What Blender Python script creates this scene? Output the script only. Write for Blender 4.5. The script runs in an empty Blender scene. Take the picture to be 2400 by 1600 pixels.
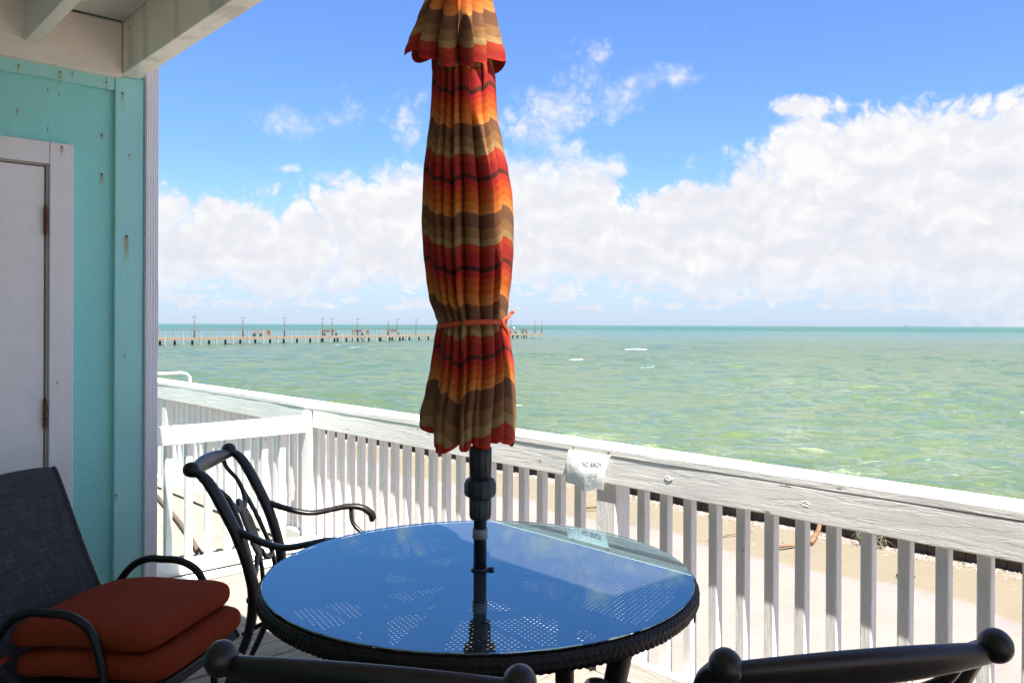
import bpy, bmesh, math, random
import numpy as np
from mathutils import Vector, Matrix, noise as mnoise

R = math.radians
S = bpy.context.scene
COL = S.collection
rnd = random.Random(7)

# ------------------------------------------------------------------ camera
# axes: +x out to sea (square to the sea railing), +y away along the railing, z = 0 is the deck
cam_d = bpy.data.cameras.new('camera')
cam = bpy.data.objects.new('camera', cam_d)
COL.objects.link(cam)
S.camera = cam
cam_d.sensor_width = 36.0
cam_d.lens = 29.055
cam_d.shift_y = -39.0 / 2400.0
cam_d.clip_start = 0.05
cam_d.clip_end = 30000.0
HEAD = math.atan2(0.673, 0.740)                 # heading of the lens, clockwise from +y
cam.matrix_world = (Matrix.Translation((0, 0, 1.433)) @ Matrix.Rotation(-HEAD, 4, 'Z')
                    @ Matrix.Rotation(R(90), 4, 'X') @ Matrix.Rotation(R(0.225), 4, 'Z'))

# ------------------------------------------------------------------ sun, sky, exposure
sun_to = Vector((-0.135, -0.45, 1.0)).normalized()
sun_d = bpy.data.lights.new('sun', 'SUN')
sun_d.energy = 4.8
sun_d.angle = R(0.5)
sun_d.color = (1.0, 0.96, 0.90)
sun = bpy.data.objects.new('sun', sun_d)
sun.rotation_euler = (-sun_to).to_track_quat('-Z', 'Y').to_euler()
sun.location = (0, -5, 12)
COL.objects.link(sun)

S.view_settings.view_transform = 'Standard'
S.view_settings.look = 'None'
S.view_settings.gamma = 1.0
S.view_settings.use_curve_mapping = False
S.view_settings.exposure = 1.8

world = bpy.data.worlds.new('World')
S.world = world
world.use_nodes = True


class NT:
    """small helper round a node tree"""
    def __init__(s, nt):
        s.t = nt
        nt.nodes.clear()

    def n(s, typ, **kw):
        nd = s.t.nodes.new(typ)
        for k, v in kw.items():
            setattr(nd, k, v)
        return nd

    def put(s, sock, v):
        if v is None:
            return
        if hasattr(v, 'links'):
            s.t.links.new(v, sock)
        elif isinstance(v, (tuple, list)) and hasattr(sock.default_value, '__len__') and len(sock.default_value) == 4 and len(v) == 3:
            sock.default_value = (*v, 1)
        else:
            sock.default_value = v

    def m(s, op, a, b=None, c=None, clamp=False):
        nd = s.n('ShaderNodeMath', operation=op, use_clamp=clamp)
        for i, v in enumerate((a, b, c)):
            if v is not None:
                s.put(nd.inputs[i], v)
        return nd.outputs[0]

    def v(s, op, a, b=None, c=None):
        nd = s.n('ShaderNodeVectorMath', operation=op)
        for i, x in enumerate((a, b, c)):
            if x is not None:
                s.put(nd.inputs[i], x)
        return nd.outputs['Value'] if op in ('LENGTH', 'DOT_PRODUCT', 'DISTANCE') else nd.outputs[0]

    def mix(s, f, a, b, blend='MIX'):
        nd = s.n('ShaderNodeMix', data_type='RGBA', blend_type=blend)
        s.put(nd.inputs[0], f)
        s.put(nd.inputs[6], a)
        s.put(nd.inputs[7], b)
        return nd.outputs[2]

    def noise(s, vec, scale=5.0, detail=3.0, rough=0.5, dist=0.0, out=0):
        nd = s.n('ShaderNodeTexNoise')
        s.put(nd.inputs['Vector'], vec)
        nd.inputs['Scale'].default_value = scale
        nd.inputs['Detail'].default_value = detail
        nd.inputs['Roughness'].default_value = rough
        nd.inputs['Distortion'].default_value = dist
        return nd.outputs[out]

    def ramp(s, f, stops, interp='LINEAR'):
        nd = s.n('ShaderNodeValToRGB')
        cr = nd.color_ramp
        cr.interpolation = interp
        while len(cr.elements) < len(stops):
            cr.elements.new(0.5)
        for e, (p, c) in zip(cr.elements, stops):
            e.position = p
            e.color = (*c, 1) if len(c) == 3 else c
        s.put(nd.inputs[0], f)
        return nd.outputs[0]

    def rng(s, val, a, b, c=0.0, d=1.0, smooth=False):
        nd = s.n('ShaderNodeMapRange', clamp=True)
        if smooth:
            nd.interpolation_type = 'SMOOTHSTEP'
        s.put(nd.inputs[0], val)
        for i, x in enumerate((a, b, c, d)):
            nd.inputs[1 + i].default_value = x
        return nd.outputs[0]

    def scale(s, vec, xyz):
        return s.v('MULTIPLY', vec, xyz)

    def bump(s, h, strength=0.5, dist=0.01, normal=None):
        nd = s.n('ShaderNodeBump')
        nd.inputs['Strength'].default_value = strength
        nd.inputs['Distance'].default_value = dist
        s.put(nd.inputs['Height'], h)
        if normal is not None:
            s.put(nd.inputs['Normal'], normal)
        return nd.outputs[0]


def build_world():
    N = NT(world.node_tree)
    sky = N.n('ShaderNodeTexSky', sky_type='NISHITA', sun_disc=False)
    sky.sun_elevation = math.asin(sun_to.z)
    sky.sun_rotation = math.atan2(sun_to.x, sun_to.y)
    sky.altitude = 0
    sky.air_density = 1.0
    sky.dust_density = 0.6
    sky.ozone_density = 2.0
    d = N.n('ShaderNodeTexCoord').outputs['Generated']
    Z = N.v('DOT_PRODUCT', d, (0.673, 0.740, 0))
    X = N.v('DOT_PRODUCT', d, (0.740, -0.673, 0))
    el_s = N.v('DOT_PRODUCT', d, (0, 0, 1))
    az = N.m('ARCTAN2', X, Z)
    el = N.m('ARCSINE', el_s)
    P = N.n('ShaderNodeCombineXYZ')
    N.put(P.inputs[0], az)
    N.put(P.inputs[1], el)
    P = P.outputs[0]
    # cloud banks: compass bearing (from the lens heading), height, half sizes; in units of 1937 per radian
    banks = [
        (470, 590, 120, 80, 1.0), (540, 540, 120, 90, 1.0), (640, 600, 190, 95, 1.0), (725, 540, 60, 60, .85),
        (860, 540, 150, 110, 1.0), (960, 500, 130, 120, 1.0), (900, 630, 240, 50, .8), (560, 660, 260, 40, .55),
        (1250, 460, 140, 100, 1.0), (1350, 450, 110, 90, 1.0), (1300, 560, 260, 110, 1.0), (1440, 390, 50, 40, .75), (1330, 350, 50, 35, .7),
        (1600, 560, 330, 125, 1.0), (1580, 490, 120, 60, .95), (1760, 500, 160, 90, 1.0),
        (1930, 410, 160, 135, 1.05), (2080, 375, 170, 120, 1.05), (2270, 390, 210, 140, 1.1), (2430, 395, 200, 145, 1.1),
        (2080, 500, 380, 190, 1.1), (2400, 560, 260, 160, 1.1), (1850, 600, 500, 80, .9), (1890, 250, 90, 40, .72), (1790, 420, 90, 60, .7),
        (1280, 270, 150, 70, .63), (1240, 310, 90, 80, .60), (1370, 190, 80, 90, .58), (1400, 115, 55, 40, .57), (1470, 215, 120, 45, .57), (1560, 180, 60, 40, .54),
        (970, 290, 70, 80, .56), (680, 285, 100, 40, .54), (795, 245, 55, 55, .52), (600, 440, 75, 35, .56), (795, 415, 60, 35, .64), (668, 385, 50, 18, .52),
        (300, 560, 160, 120, 1.0), (60, 520, 200, 150, 1.0), (2700, 420, 260, 200, 1.0), (3050, 540, 300, 140, 1.0),
    ]
    sepP = N.n('ShaderNodeSeparateXYZ')
    N.put(sepP.inputs[0], P)
    wn = N.noise(P, 11, 1, .5, out=1)
    Pw = N.v('MULTIPLY_ADD', N.v('SUBTRACT', wn, (0.5, 0.5, 0.5)), (0.05, 0.035, 0), P)
    acc = None
    for (bx, by, rx, ry, st) in banks:
        a = math.atan((bx - 1200) / 1937)
        e = math.atan((761 - by) / 1937 * math.cos(a))
        ix, iy = 1937 / rx, 1937 / ry
        q = N.v('MULTIPLY_ADD', Pw, (ix, iy, 0), (-a * ix, -e * iy, 0))
        f = N.m('MULTIPLY_ADD', N.v('DOT_PRODUCT', q, q), -0.5 * st, st)
        acc = f if acc is None else N.m('SMOOTH_MAX', acc, f, 0.12)
    # small fair-weather puffs low towards the horizon, scattered cloud off to the sides
    low = N.noise(N.scale(P, (1.0, 3.4, 1)), 22, 3, .55)
    lowm = N.m('MULTIPLY', N.rng(sepP.outputs[1], 0.004, 0.022, 0, 1), N.rng(sepP.outputs[1], 0.05, 0.11, 1, 0))
    lowc = N.m('MULTIPLY', N.rng(low, 0.36, 0.62, 0.0, 0.85), lowm)
    acc = N.m('SMOOTH_MAX', acc, lowc, 0.08)
    side = N.m('MAXIMUM', N.rng(N.m('ABSOLUTE', sepP.outputs[0]), 0.8, 1.3, 0, 1), N.rng(sepP.outputs[1], .44, .62, 0, 1))
    gen = N.m('MULTIPLY', N.rng(N.noise(P, 3.4, 2, .5), 0.42, 0.62, 0, 0.9), side)
    acc = N.m('MAXIMUM', acc, gen)
    acc = N.m('MAXIMUM', acc, 0.0)
    na = N.noise(N.scale(Pw, (1, 1.25, 1)), 17, 5, .48)
    nb = N.noise(N.v('ADD', N.scale(Pw, (1, 1.25, 1)), (-0.007, 0.016, 0)), 26, 2, .58)
    na2 = N.noise(N.scale(Pw, (1, 1.25, 1)), 26, 2, .58)
    bil = N.m('ABSOLUTE', N.m('SUBTRACT', N.noise(Pw, 34, 4, .55), .5))
    c0 = N.m('ADD', acc, N.m('MULTIPLY_ADD', na, 0.85, -0.425))
    c0 = N.m('ADD', c0, N.m('MULTIPLY_ADD', bil, 1.5, -0.13))
    dlt = N.m('MULTIPLY', N.m('SUBTRACT', na2, nb), 1.3)
    mask_a = N.rng(c0, 0.36, 0.68, 0, 1, True)
    mask_b = N.rng(c0, 0.22, 0.98, 0, 1, True)
    high = N.m('MULTIPLY', N.rng(el, .155, .20, 0, 1), N.rng(az, .22, .30, 1, 0))
    mask = N.m('ADD', N.m('MULTIPLY', mask_b, high), N.m('MULTIPLY', mask_a, N.m('SUBTRACT', 1.0, high)))
    lit = N.rng(dlt, -0.12, 0.16, 0, 1)
    thick = N.rng(c0, 0.7, 1.5, 0, 1)
    soft = N.noise(N.scale(P, (1, 2.2, 1)), 10, 2, .45)
    shade = N.m('ADD', N.m('MULTIPLY', lit, 0.26), N.m('MULTIPLY', soft, 0.62))
    shade = N.m('ADD', shade, N.m('MULTIPLY', bil, 1.1))
    shade = N.m('ADD', shade, N.rng(el, .05, .20, -.10, .10))
    shade = N.m('SUBTRACT', shade, N.m('MULTIPLY', thick, 0.14))
    ccol = N.ramp(shade, [(0.15, (3.40, 3.45, 3.80)), (0.48, (3.80, 3.83, 4.04)), (0.72, (4.25, 4.22, 4.25))])
    # clear air: Nishita, graded to the camera's deep blue
    air = N.mix(1.0, sky.outputs[0], (0.54, 0.72, 1.04), 'MULTIPLY')
    hzn = N.rng(N.m('ABSOLUTE', el), 0.0, 0.20, 0.75, 0.0, True)
    air = N.mix(hzn, air, (2.75, 3.25, 4.05))
    mask_h = N.m('MULTIPLY', mask, N.rng(el, 0.0, 0.07, 0.45, 1.0))
    col = N.mix(mask_h, air, ccol)
    bg = N.n('ShaderNodeBackground')
    N.put(bg.inputs[0], col)
    bg.inputs[1].default_value = 0.067
    world.cycles.sampling_method = 'MANUAL'
    world.cycles.sample_map_resolution = 256
    out = N.n('ShaderNodeOutputWorld')
    N.put(out.inputs[0], bg.outputs[0])


build_world()


# ------------------------------------------------------------------ materials
def newmat(name):
    m = bpy.data.materials.new(name)
    m.use_nodes = True
    N = NT(m.node_tree)
    b = N.n('ShaderNodeBsdfPrincipled')
    o = N.n('ShaderNodeOutputMaterial')
    N.put(o.inputs[0], b.outputs[0])
    return m, N, b, o


def pos(N):
    return N.n('ShaderNodeNewGeometry').outputs['Position']


def mat_simple(name, col, rough=0.5, metal=0.0, spec=0.5, bump=0.0, bscale=80, var=0.12):
    m, N, b, o = newmat(name)
    p = pos(N)
    f = N.noise(p, bscale * 0.12, 4, .6)
    c = N.mix(N.rng(f, .3, .7), tuple(x * (1 - var) for x in col), tuple(min(1, x * (1 + var)) for x in col))
    N.put(b.inputs['Base Color'], c)
    N.put(b.inputs['Roughness'], N.rng(f, .3, .7, max(0, rough - .06), rough + .08))
    b.inputs['Metallic'].default_value = metal
    b.inputs['Specular IOR Level'].default_value = spec
    if bump:
        N.put(b.inputs['Normal'], N.bump(N.noise(p, bscale, 5, .6), bump, .002))
    return m


def mat_paint(name, grain, col=(0.84, 0.82, 0.79), wear=0.5, streak=False, bstr=0.55):
    """painted softwood: grain ridges under the paint, chips down to grey wood, grime"""
    m, N, b, o = newmat(name)
    p = pos(N)
    g = {'x': (0.10, 1, 1), 'y': (1, 0.10, 1), 'z': (1, 1, 0.10)}[grain]
    gv = N.scale(p, g)
    warp = N.noise(p, 2.2, 2, .5, out=1)
    gv = N.v('MULTIPLY_ADD', N.v('SUBTRACT', warp, (.5, .5, .5)), (0.06, 0.06, 0.06), gv)
    g1 = N.noise(gv, 60, 4, .6, .4)
    g2 = N.noise(gv, 190, 3, .6)
    big = N.noise(p, 3.0, 4, .55)
    chip = N.noise(N.scale(p, tuple(max(x, .3) for x in g)), 17, 6, .68)
    chipm = N.rng(chip, 0.70 - 0.05 * wear, 0.715 - 0.05 * wear)
    base = N.mix(N.rng(big, .3, .72), tuple(x * 0.90 for x in col), col)
    base = N.mix(N.m('MULTIPLY', N.rng(g2, .35, .55, 1, 0), 0.16 if wear > 0 else .04), base, (.42, .39, .34))
    if streak:
        st = N.noise(N.scale(p, (1, 1, 0.06)), 9, 3, .5)
        base = N.mix(N.rng(st, .54, .66, 0, .45), base, (.40, .38, .31))
    base = N.mix(N.m('MULTIPLY', chipm, .85), base, (.27, .22, .17))
    N.put(b.inputs['Base Color'], base)
    N.put(b.inputs['Roughness'], N.rng(big, .3, .7, .45, .65))
    h = N.m('ADD', N.m('MULTIPLY', g1, 1.0), N.m('MULTIPLY', g2, .35))
    h = N.m('SUBTRACT', h, N.m('MULTIPLY', chipm, .7))
    ridge = N.rng(N.noise(N.scale(p, g), 26, 5, .65, 1.2), .47, .53, 0, .8)
    h = N.m('ADD', h, ridge)
    N.put(b.inputs['Normal'], N.bump(h, bstr, .0022))
    return m


def mat_stucco():
    m, N, b, o = newmat('teal_wall')
    p = pos(N)
    n = N.noise(p, 70, 6, .62, .3)
    big = N.noise(p, 1.7, 3, .5)
    c = N.mix(N.rng(big, .3, .7), (.26, .70, .66), (.32, .74, .68))
    c = N.mix(N.rng(N.noise(p, 24, 5, .7), .62, .8, 0, .35), c, (.22, .48, .46))
    N.put(b.inputs['Base Color'], c)
    b.inputs['Roughness'].default_value = .6
    N.put(b.inputs['Normal'], N.bump(n, .8, .006))
    return m


def mat_deck():
    m, N, b, o = newmat('weathered_board')
    p = pos(N)
    rn = N.n('ShaderNodeObjectInfo').outputs['Random']
    gv = N.scale(p, (0.07, 1, 1))
    off = N.n('ShaderNodeCombineXYZ')
    N.put(off.inputs[0], N.m('MULTIPLY', rn, 40))
    N.put(off.inputs[2], N.m('MULTIPLY', rn, 17))
    gv = N.v('ADD', gv, off.outputs[0])
    w = N.n('ShaderNodeTexNoise')
    N.put(w.inputs['Vector'], N.scale(gv, (1, .4, 1)))
    w.inputs['Scale'].default_value = 9
    gw = N.v('MULTIPLY_ADD', N.v('SUBTRACT', w.outputs['Color'], (.5, .5, .5)), (0, .03, 0), gv)
    g1 = N.noise(gw, 70, 5, .65, .6)
    g2 = N.noise(gw, 230, 3, .6)
    pat = N.noise(p, 4, 4, .6)
    c = N.ramp(g1, [(.28, (.07, .05, .036)), (.45, (.20, .16, .125)), (.62, (.30, .255, .21))])
    c = N.mix(N.rng(pat, .35, .7, 0, .5), c, (.28, .245, .205))
    c = N.mix(N.m('MULTIPLY', rn, .35), c, (.36, .27, .20))
    c = N.mix(N.rng(g2, .36, .44, .7, 0), c, (.06, .045, .035))
    N.put(b.inputs['Base Color'], c)
    b.inputs['Roughness'].default_value = .8
    N.put(b.inputs['Normal'], N.bump(N.m('ADD', g1, N.m('MULTIPLY', g2, .5)), .7, .004))
    return m


def mat_sand():
    m, N, b, o = newmat('beach_sand')
    p = pos(N)
    sx = N.n('ShaderNodeSeparateXYZ')
    N.put(sx.inputs[0], p)
    wob = N.m('MULTIPLY', N.m('SUBTRACT', N.noise(N.scale(p, (.5, 1, 1)), .55, 4, .55), .5), 1.6)
    xx = N.m('ADD', sx.outputs[0], wob)
    wet = N.m('MULTIPLY', N.rng(xx, 8.05, 8.2), N.rng(xx, 9.35, 9.7, 1, 0))
    lip = N.m('MULTIPLY', N.rng(xx, 7.6, 8.1), N.rng(xx, 8.1, 8.2, 1, 0))
    g = N.noise(p, 260, 3, .7)
    f = N.noise(p, 1.6, 5, .6)
    c = N.mix(N.rng(f, .3, .7), (.226, .174, .150), (.262, .208, .182))
    c = N.mix(N.m('MULTIPLY', lip, .5), c, (.185, .165, .165))
    c = N.mix(wet, c, (.170, .142, .092))
    c = N.mix(N.rng(g, .4, .75, 0, .35), c, (.15, .115, .09))
    c = N.mix(N.rng(N.noise(p, 34, 4, .7), .70, .74, 0, .7), c, (.40, .37, .33))
    N.put(b.inputs['Base Color'], c)
    b.inputs['Roughness'].default_value = .9
    h = N.m('ADD', N.m('MULTIPLY', N.noise(p, 5, 5, .6), 1.0), N.m('MULTIPLY', g, .12))
    N.put(b.inputs['Normal'], N.bump(h, .8, .03))
    return m


def mat_water():
    m, N, b, o = newmat('bay_water')
    p = pos(N)
    sx = N.n('ShaderNodeSeparateXYZ')
    N.put(sx.inputs[0], p)
    dist = N.v('LENGTH', p)
    # crest-wise frame: waves run towards the beach, crests lie across
    along = N.v('DOT_PRODUCT', p, (.673, .740, 0))
    across = N.v('DOT_PRODUCT', p, (.740, -.673, 0))
    cf = N.n('ShaderNodeCombineXYZ')
    N.put(cf.inputs[0], along)
    N.put(cf.inputs[1], N.m('MULTIPLY', across, .34))
    p = cf.outputs[0]
    one = (1, 1, 1)
    r1 = N.noise(p, .8, 5, .6)
    big = N.noise(p, .03, 4, .6)
    dd = N.m('ADD', dist, N.m('MULTIPLY', N.m('SUBTRACT', big, .5), 120))
    deep = N.rng(dd, 30, 420, 0, 1, True)
    shallow = N.mix(N.rng(r1, .35, .65), (.076, .104, .034), (.056, .092, .044))
    c = N.mix(deep, shallow, (.020, .084, .060))
    bands = N.rng(N.noise(p, .012, 4, .6), .42, .60, 0, .6)
    c = N.mix(N.m('MULTIPLY', bands, deep), c, (.013, .068, .054))
    at = N.n('ShaderNodeAttribute', attribute_name='foam').outputs['Fac']
    fn = N.noise(N.scale(p, (1, .8, 1)), 9, 5, .7)
    foam = N.rng(N.m('MULTIPLY', at, fn), .26, .40, 0, 1)
    c = N.mix(foam, c, (.85, .87, .85))
    # ripples too small for the mesh: wind chop along y, finer wavelets on it
    q1 = N.noise(p, 1.7, 6, .70, .4)
    q2 = N.noise(p, 7.5, 4, .62, .4)
    q3 = N.noise(p, .45, 4, .6)
    near = N.rng(dist, 20, 160, 1, .0)
    n1 = N.bump(q1, 1.0, .22)
    nd = N.n('ShaderNodeBump')
    N.put(nd.inputs['Strength'], N.m('MULTIPLY', near, .75))
    nd.inputs['Distance'].default_value = .05
    N.put(nd.inputs['Height'], q2)
    N.put(nd.inputs['Normal'], n1)
    nd2 = N.n('ShaderNodeBump')
    nd2.inputs['Strength'].default_value = .8
    nd2.inputs['Distance'].default_value = .33
    N.put(nd2.inputs['Height'], q3)
    N.put(nd2.inputs['Normal'], nd.outputs[0])
    # turbid water: an even body colour under a rippled, reflecting skin
    df = N.n('ShaderNodeBsdfDiffuse')
    N.put(df.inputs['Color'], c)
    gl = N.n('ShaderNodeBsdfGlossy')
    gl.inputs['Color'].default_value = (1, 1, 1, 1)
    N.put(gl.inputs['Roughness'], N.m('ADD', N.rng(dist, 30, 400, .07, .30), N.m('MULTIPLY', foam, .6)))
    N.put(gl.inputs['Normal'], nd2.outputs[0])
    fr = N.n('ShaderNodeFresnel')
    fr.inputs['IOR'].default_value = 1.42
    N.put(fr.inputs['Normal'], nd2.outputs[0])
    fac = N.m('MULTIPLY', fr.outputs[0], N.rng(dist, 40, 600, 1.35, .36))
    mx = N.n('ShaderNodeMixShader')
    N.put(mx.inputs[0], N.m('MINIMUM', fac, .88))
    N.put(mx.inputs[1], df.outputs[0])
    N.put(mx.inputs[2], gl.outputs[0])
    N.put(o.inputs[0], mx.outputs[0])
    N.t.nodes.remove(b)
    return m


def mat_canopy():
    m, N, b, o = newmat('striped_canvas')
    sv = N.n('ShaderNodeAttribute', attribute_name='stripe').outputs['Fac']
    hem = N.n('ShaderNodeAttribute', attribute_name='hem').outputs['Fac']
    f = N.m('FRACT', sv)
    br, tan, lt = (.150, .062, .026), (.250, .122, .042), (.34, .215, .082)
    ro, rd, ma = (.37, .026, .006), (.33, .004, .007), (.062, .004, .007)
    cr, o1, o2, o3 = (.42, .009, .007), (.46, .045, .004), (.52, .090, .006), (.58, .165, .020)
    c = N.ramp(f, [(0, br), (.07, br), (.155, tan), (.27, lt), (.345, ro), (.43, rd), (.575, ma), (.63, cr),
                   (.70, o1), (.78, o2), (.88, o3), (.955, (.62, .20, .04))], 'CONSTANT')
    p = pos(N)
    c = N.mix(N.rng(N.noise(p, 9, 4, .6), .3, .7, 0, .22), c, (.20, .10, .05))
    wv = N.noise(N.scale(p, (1, 1, 3)), 420, 2, .5)
    c = N.mix(N.rng(wv, .35, .65, 0, .22), c, (.12, .05, .03))
    c = N.mix(hem, c, (.42, .030, .012))
    N.put(b.inputs['Base Color'], c)
    b.inputs['Roughness'].default_value = .85
    b.inputs['Specular IOR Level'].default_value = .2
    nrm = N.bump(N.m('ADD', wv, N.m('MULTIPLY', N.noise(p, 26, 4, .6), 2.5)), .5, .003)
    N.put(b.inputs['Normal'], nrm)
    tr = N.n('ShaderNodeBsdfTranslucent')
    N.put(tr.inputs[0], c)
    ms = N.n('ShaderNodeMixShader')
    ms.inputs[0].default_value = .10
    N.put(ms.inputs[1], b.outputs[0])
    N.put(ms.inputs[2], tr.outputs[0])
    N.put(o.inputs[0], ms.outputs[0])
    return m


def mat_glass_top():
    m, N, b, o = newmat('table_glass')
    N.t.nodes.remove(b)
    p = pos(N)
    fr = N.n('ShaderNodeFresnel')
    fr.inputs['IOR'].default_value = 4.2
    gl = N.n('ShaderNodeBsdfGlossy')
    gl.inputs['Roughness'].default_value = .015
    gl.inputs['Color'].default_value = (.56, .90, 1, 1)
    tp = N.n('ShaderNodeBsdfTransparent')
    tp.inputs[0].default_value = (.78, .84, .84, 1)
    df = N.n('ShaderNodeBsdfDiffuse')
    df.inputs[0].default_value = (.50, .56, .66, 1)
    dust = N.m('ADD', .060, N.m('MULTIPLY', N.rng(N.noise(p, 5, 6, .65), .4, .75), .03))
    dust = N.m('ADD', dust, N.m('MULTIPLY', N.rng(N.noise(p, 240, 2, .5), .70, .76), .5))
    a = N.n('ShaderNodeMixShader')
    N.put(a.inputs[0], dust)
    N.put(a.inputs[1], tp.outputs[0])
    N.put(a.inputs[2], df.outputs[0])
    c = N.n('ShaderNodeMixShader')
    N.put(c.inputs[0], fr.outputs[0])
    N.put(c.inputs[1], a.outputs[0])
    N.put(c.inputs[2], gl.outputs[0])
    N.put(o.inputs[0], c.outputs[0])
    return m


def mat_sling():
    m, N, b, o = newmat('dark_sling')
    p = N.n('ShaderNodeTexCoord').outputs['Object']
    a = N.noise(N.scale(p, (1, .05, 1)), 190, 3, .6)
    c = N.noise(N.scale(p, (.05, 1, .08)), 190, 3, .6)
    f = N.m('MULTIPLY', N.rng(a, .35, .65), N.rng(c, .35, .65))
    N.put(b.inputs['Base Color'], N.mix(f, (.014, .013, .014), (.066, .064, .066)))
    b.inputs['Roughness'].default_value = .8
    N.put(b.inputs['Normal'], N.bump(f, .5, .001))
    return m


def mat_stain():
    m, N, b, o = newmat('rust_stain')
    uv = N.n('ShaderNodeUVMap').outputs[0]
    s = N.n('ShaderNodeSeparateXYZ')
    N.put(s.inputs[0], uv)
    ax = N.m('ABSOLUTE', N.m('SUBTRACT', s.outputs[0], .5))
    fx = N.rng(ax, .08, .5, 1, 0, True)
    fy = N.m('MULTIPLY', N.rng(s.outputs[1], 0, .8, 0, 1, True), N.rng(s.outputs[1], .85, 1, 1, 0, True))
    nn = N.rng(N.noise(pos(N), 60, 3, .6), .3, .6, .4, 1)
    al = N.m('MULTIPLY', N.m('MULTIPLY', fx, fy), nn)
    N.put(b.inputs['Base Color'], N.mix(s.outputs[1], (.70, .60, .22), (.62, .22, .03)))
    N.put(b.inputs['Alpha'], N.m('MULTIPLY', al, .6))
    b.inputs['Roughness'].default_value = .8
    return m


def mat_paper():
    m, N, b, o = newmat('laminated_paper')
    p = pos(N)
    uv = N.n('ShaderNodeUVMap').outputs[0]
    d = N.v('DISTANCE', N.scale(uv, (1.45, 1, 0)), (0.30, 0.66, 0))
    ring = N.m('MULTIPLY', N.rng(N.m('ABSOLUTE', N.m('SUBTRACT', d, .21)), .015, .05, 1, 0, True), N.rng(N.noise(p, 40, 3, .5), .4, .6))
    c = N.mix(N.m('MULTIPLY', ring, .55), (.80, .80, .78), (.75, .22, .26))
    s = N.n('ShaderNodeSeparateXYZ')
    N.put(s.inputs[0], uv)
    c = N.mix(N.rng(s.outputs[1], .84, .95, 0, .55), c, (.52, .52, .36))
    N.put(b.inputs['Base Color'], c)
    b.inputs['Roughness'].default_value = .22
    b.inputs['Coat Weight'].default_value = .6
    N.put(b.inputs['Normal'], N.bump(N.noise(p, 22, 3, .5), .5, .004))
    return m


M = {}
M['paint_y'] = mat_paint('white_paint_along_rail', 'y', wear=.7, bstr=.26, col=(.86, .82, .77))
M['paint_x'] = mat_paint('white_paint_across', 'x', wear=.5)
M['paint_z'] = mat_paint('white_paint_upright', 'z', wear=.3, col=(.82, .80, .76))
M['beam'] = mat_paint('white_paint_beam', 'y', col=(.90, .86, .74), wear=.1, streak=True, bstr=.3)
M['header'] = mat_paint('cream_paint', 'x', col=(.86, .80, .70), wear=.1, bstr=.35)
M['ceiling'] = mat_paint('ceiling_paint', 'x', col=(.86, .82, .73), wear=.5, bstr=.4)
M['stucco'] = mat_stucco()
M['teal_trim'] = mat_paint('teal_trim_paint', 'z', col=(.35, .74, .70), wear=-.9, bstr=.25)
M['door'] = mat_simple('door_paint', (.82, .79, .78), .45, bump=.15, bscale=120, var=.04)
M['trim_white'] = mat_paint('door_trim_paint', 'z', col=(.84, .81, .80), wear=-.9, bstr=.25)
M['jamb'] = mat_simple('grey_brown_jamb', (.40, .36, .32), .7)  # grey brown, darker than the white door and casing
M['rust'] = mat_simple('rust', (.13, .045, .02), .85, bump=.6, bscale=300, var=.4)
M['stain'] = mat_stain()
M['aluminium'] = mat_simple('painted_downspout', (.80, .76, .79), .35, spec=.5, var=.03)
M['deck'] = mat_deck()
M['sand'] = mat_sand()
M['water'] = mat_water()
M['canopy'] = mat_canopy()
M['strap'] = mat_simple('orange_ribbon', (.48, .055, .010), .7, bump=.3, bscale=400)
M['black_pole'] = mat_simple('black_pole', (.008, .008, .009), .4, spec=.3)
M['black_plastic'] = mat_simple('black_plastic', (.016, .017, .019), .45, bump=.15, bscale=200)
M['grey_collar'] = mat_simple('grey_collar', (.16, .16, .18), .4)
M['cast'] = mat_simple('cast_metal', (.011, .0075, .0058), .34, spec=.42, bump=.25, bscale=140, var=.25)
M['perf'] = mat_simple('perforated_steel', (.010, .010, .012), .5, spec=.25)
M['wicker'] = mat_simple('dark_wicker', (.012, .009, .008), .5, spec=.25, bump=.4, bscale=260, var=.3)
M['glass'] = mat_glass_top()
M['sling'] = mat_sling()
M['tube'] = mat_simple('black_tube', (.007, .007, .008), .38, spec=.35, bump=.3, bscale=160)
M['cushion'] = mat_simple('orange_cushion', (.235, .036, .013), .9, spec=.1, bump=.5, bscale=500, var=.12)
M['paper'] = mat_paper()
M['ink'] = mat_simple('faded_ink', (.03, .03, .035), .6)
M['ink_faint'] = mat_simple('very_faded_ink', (.28, .28, .29), .6)
M['timber'] = mat_simple('dark_timber', (.050, .036, .026), .8, bump=.8, bscale=60, var=.5)  # much darker than the brown timber of wale and cap
M['timber_top'] = mat_simple('brown_timber', (.17, .12, .085), .85, bump=.8, bscale=60, var=.4)
M['shell'] = mat_simple('broken_shell', (.33, .285, .245), .7, var=.4)
M['stick'] = mat_simple('dry_stick', (.16, .085, .04), .8, bump=.5, bscale=120, var=.35)
M['drygrass'] = mat_simple('dry_grass', (.14, .135, .08), .9, var=.3)
M['pier_pale'] = mat_simple('pale_green_pier_paint', (.20, .23, .16), .8, var=.2)
M['pier_deck'] = mat_simple('bleached_pier_timber', (.21, .15, .11), .85, var=.25)
M['pier_dark'] = mat_simple('weedy_pile', (.030, .050, .042), .8, var=.4)
M['pier_rust'] = mat_simple('brown_pier_timber', (.095, .065, .05), .85, var=.3)
M['pier_white'] = mat_simple('pale_board', (.19, .16, .13), .8, var=.15)
M['lamp_post'] = mat_simple('grey_lamp_pole', (.13, .11, .11), .7)
M['rail_metal'] = mat_simple('white_tube', (.72, .72, .72), .35)
M['skin'] = mat_simple('skin', (.45, .26, .18), .6)
M['shirt'] = mat_simple('white_shirt', (.75, .68, .72), .85)
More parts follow.
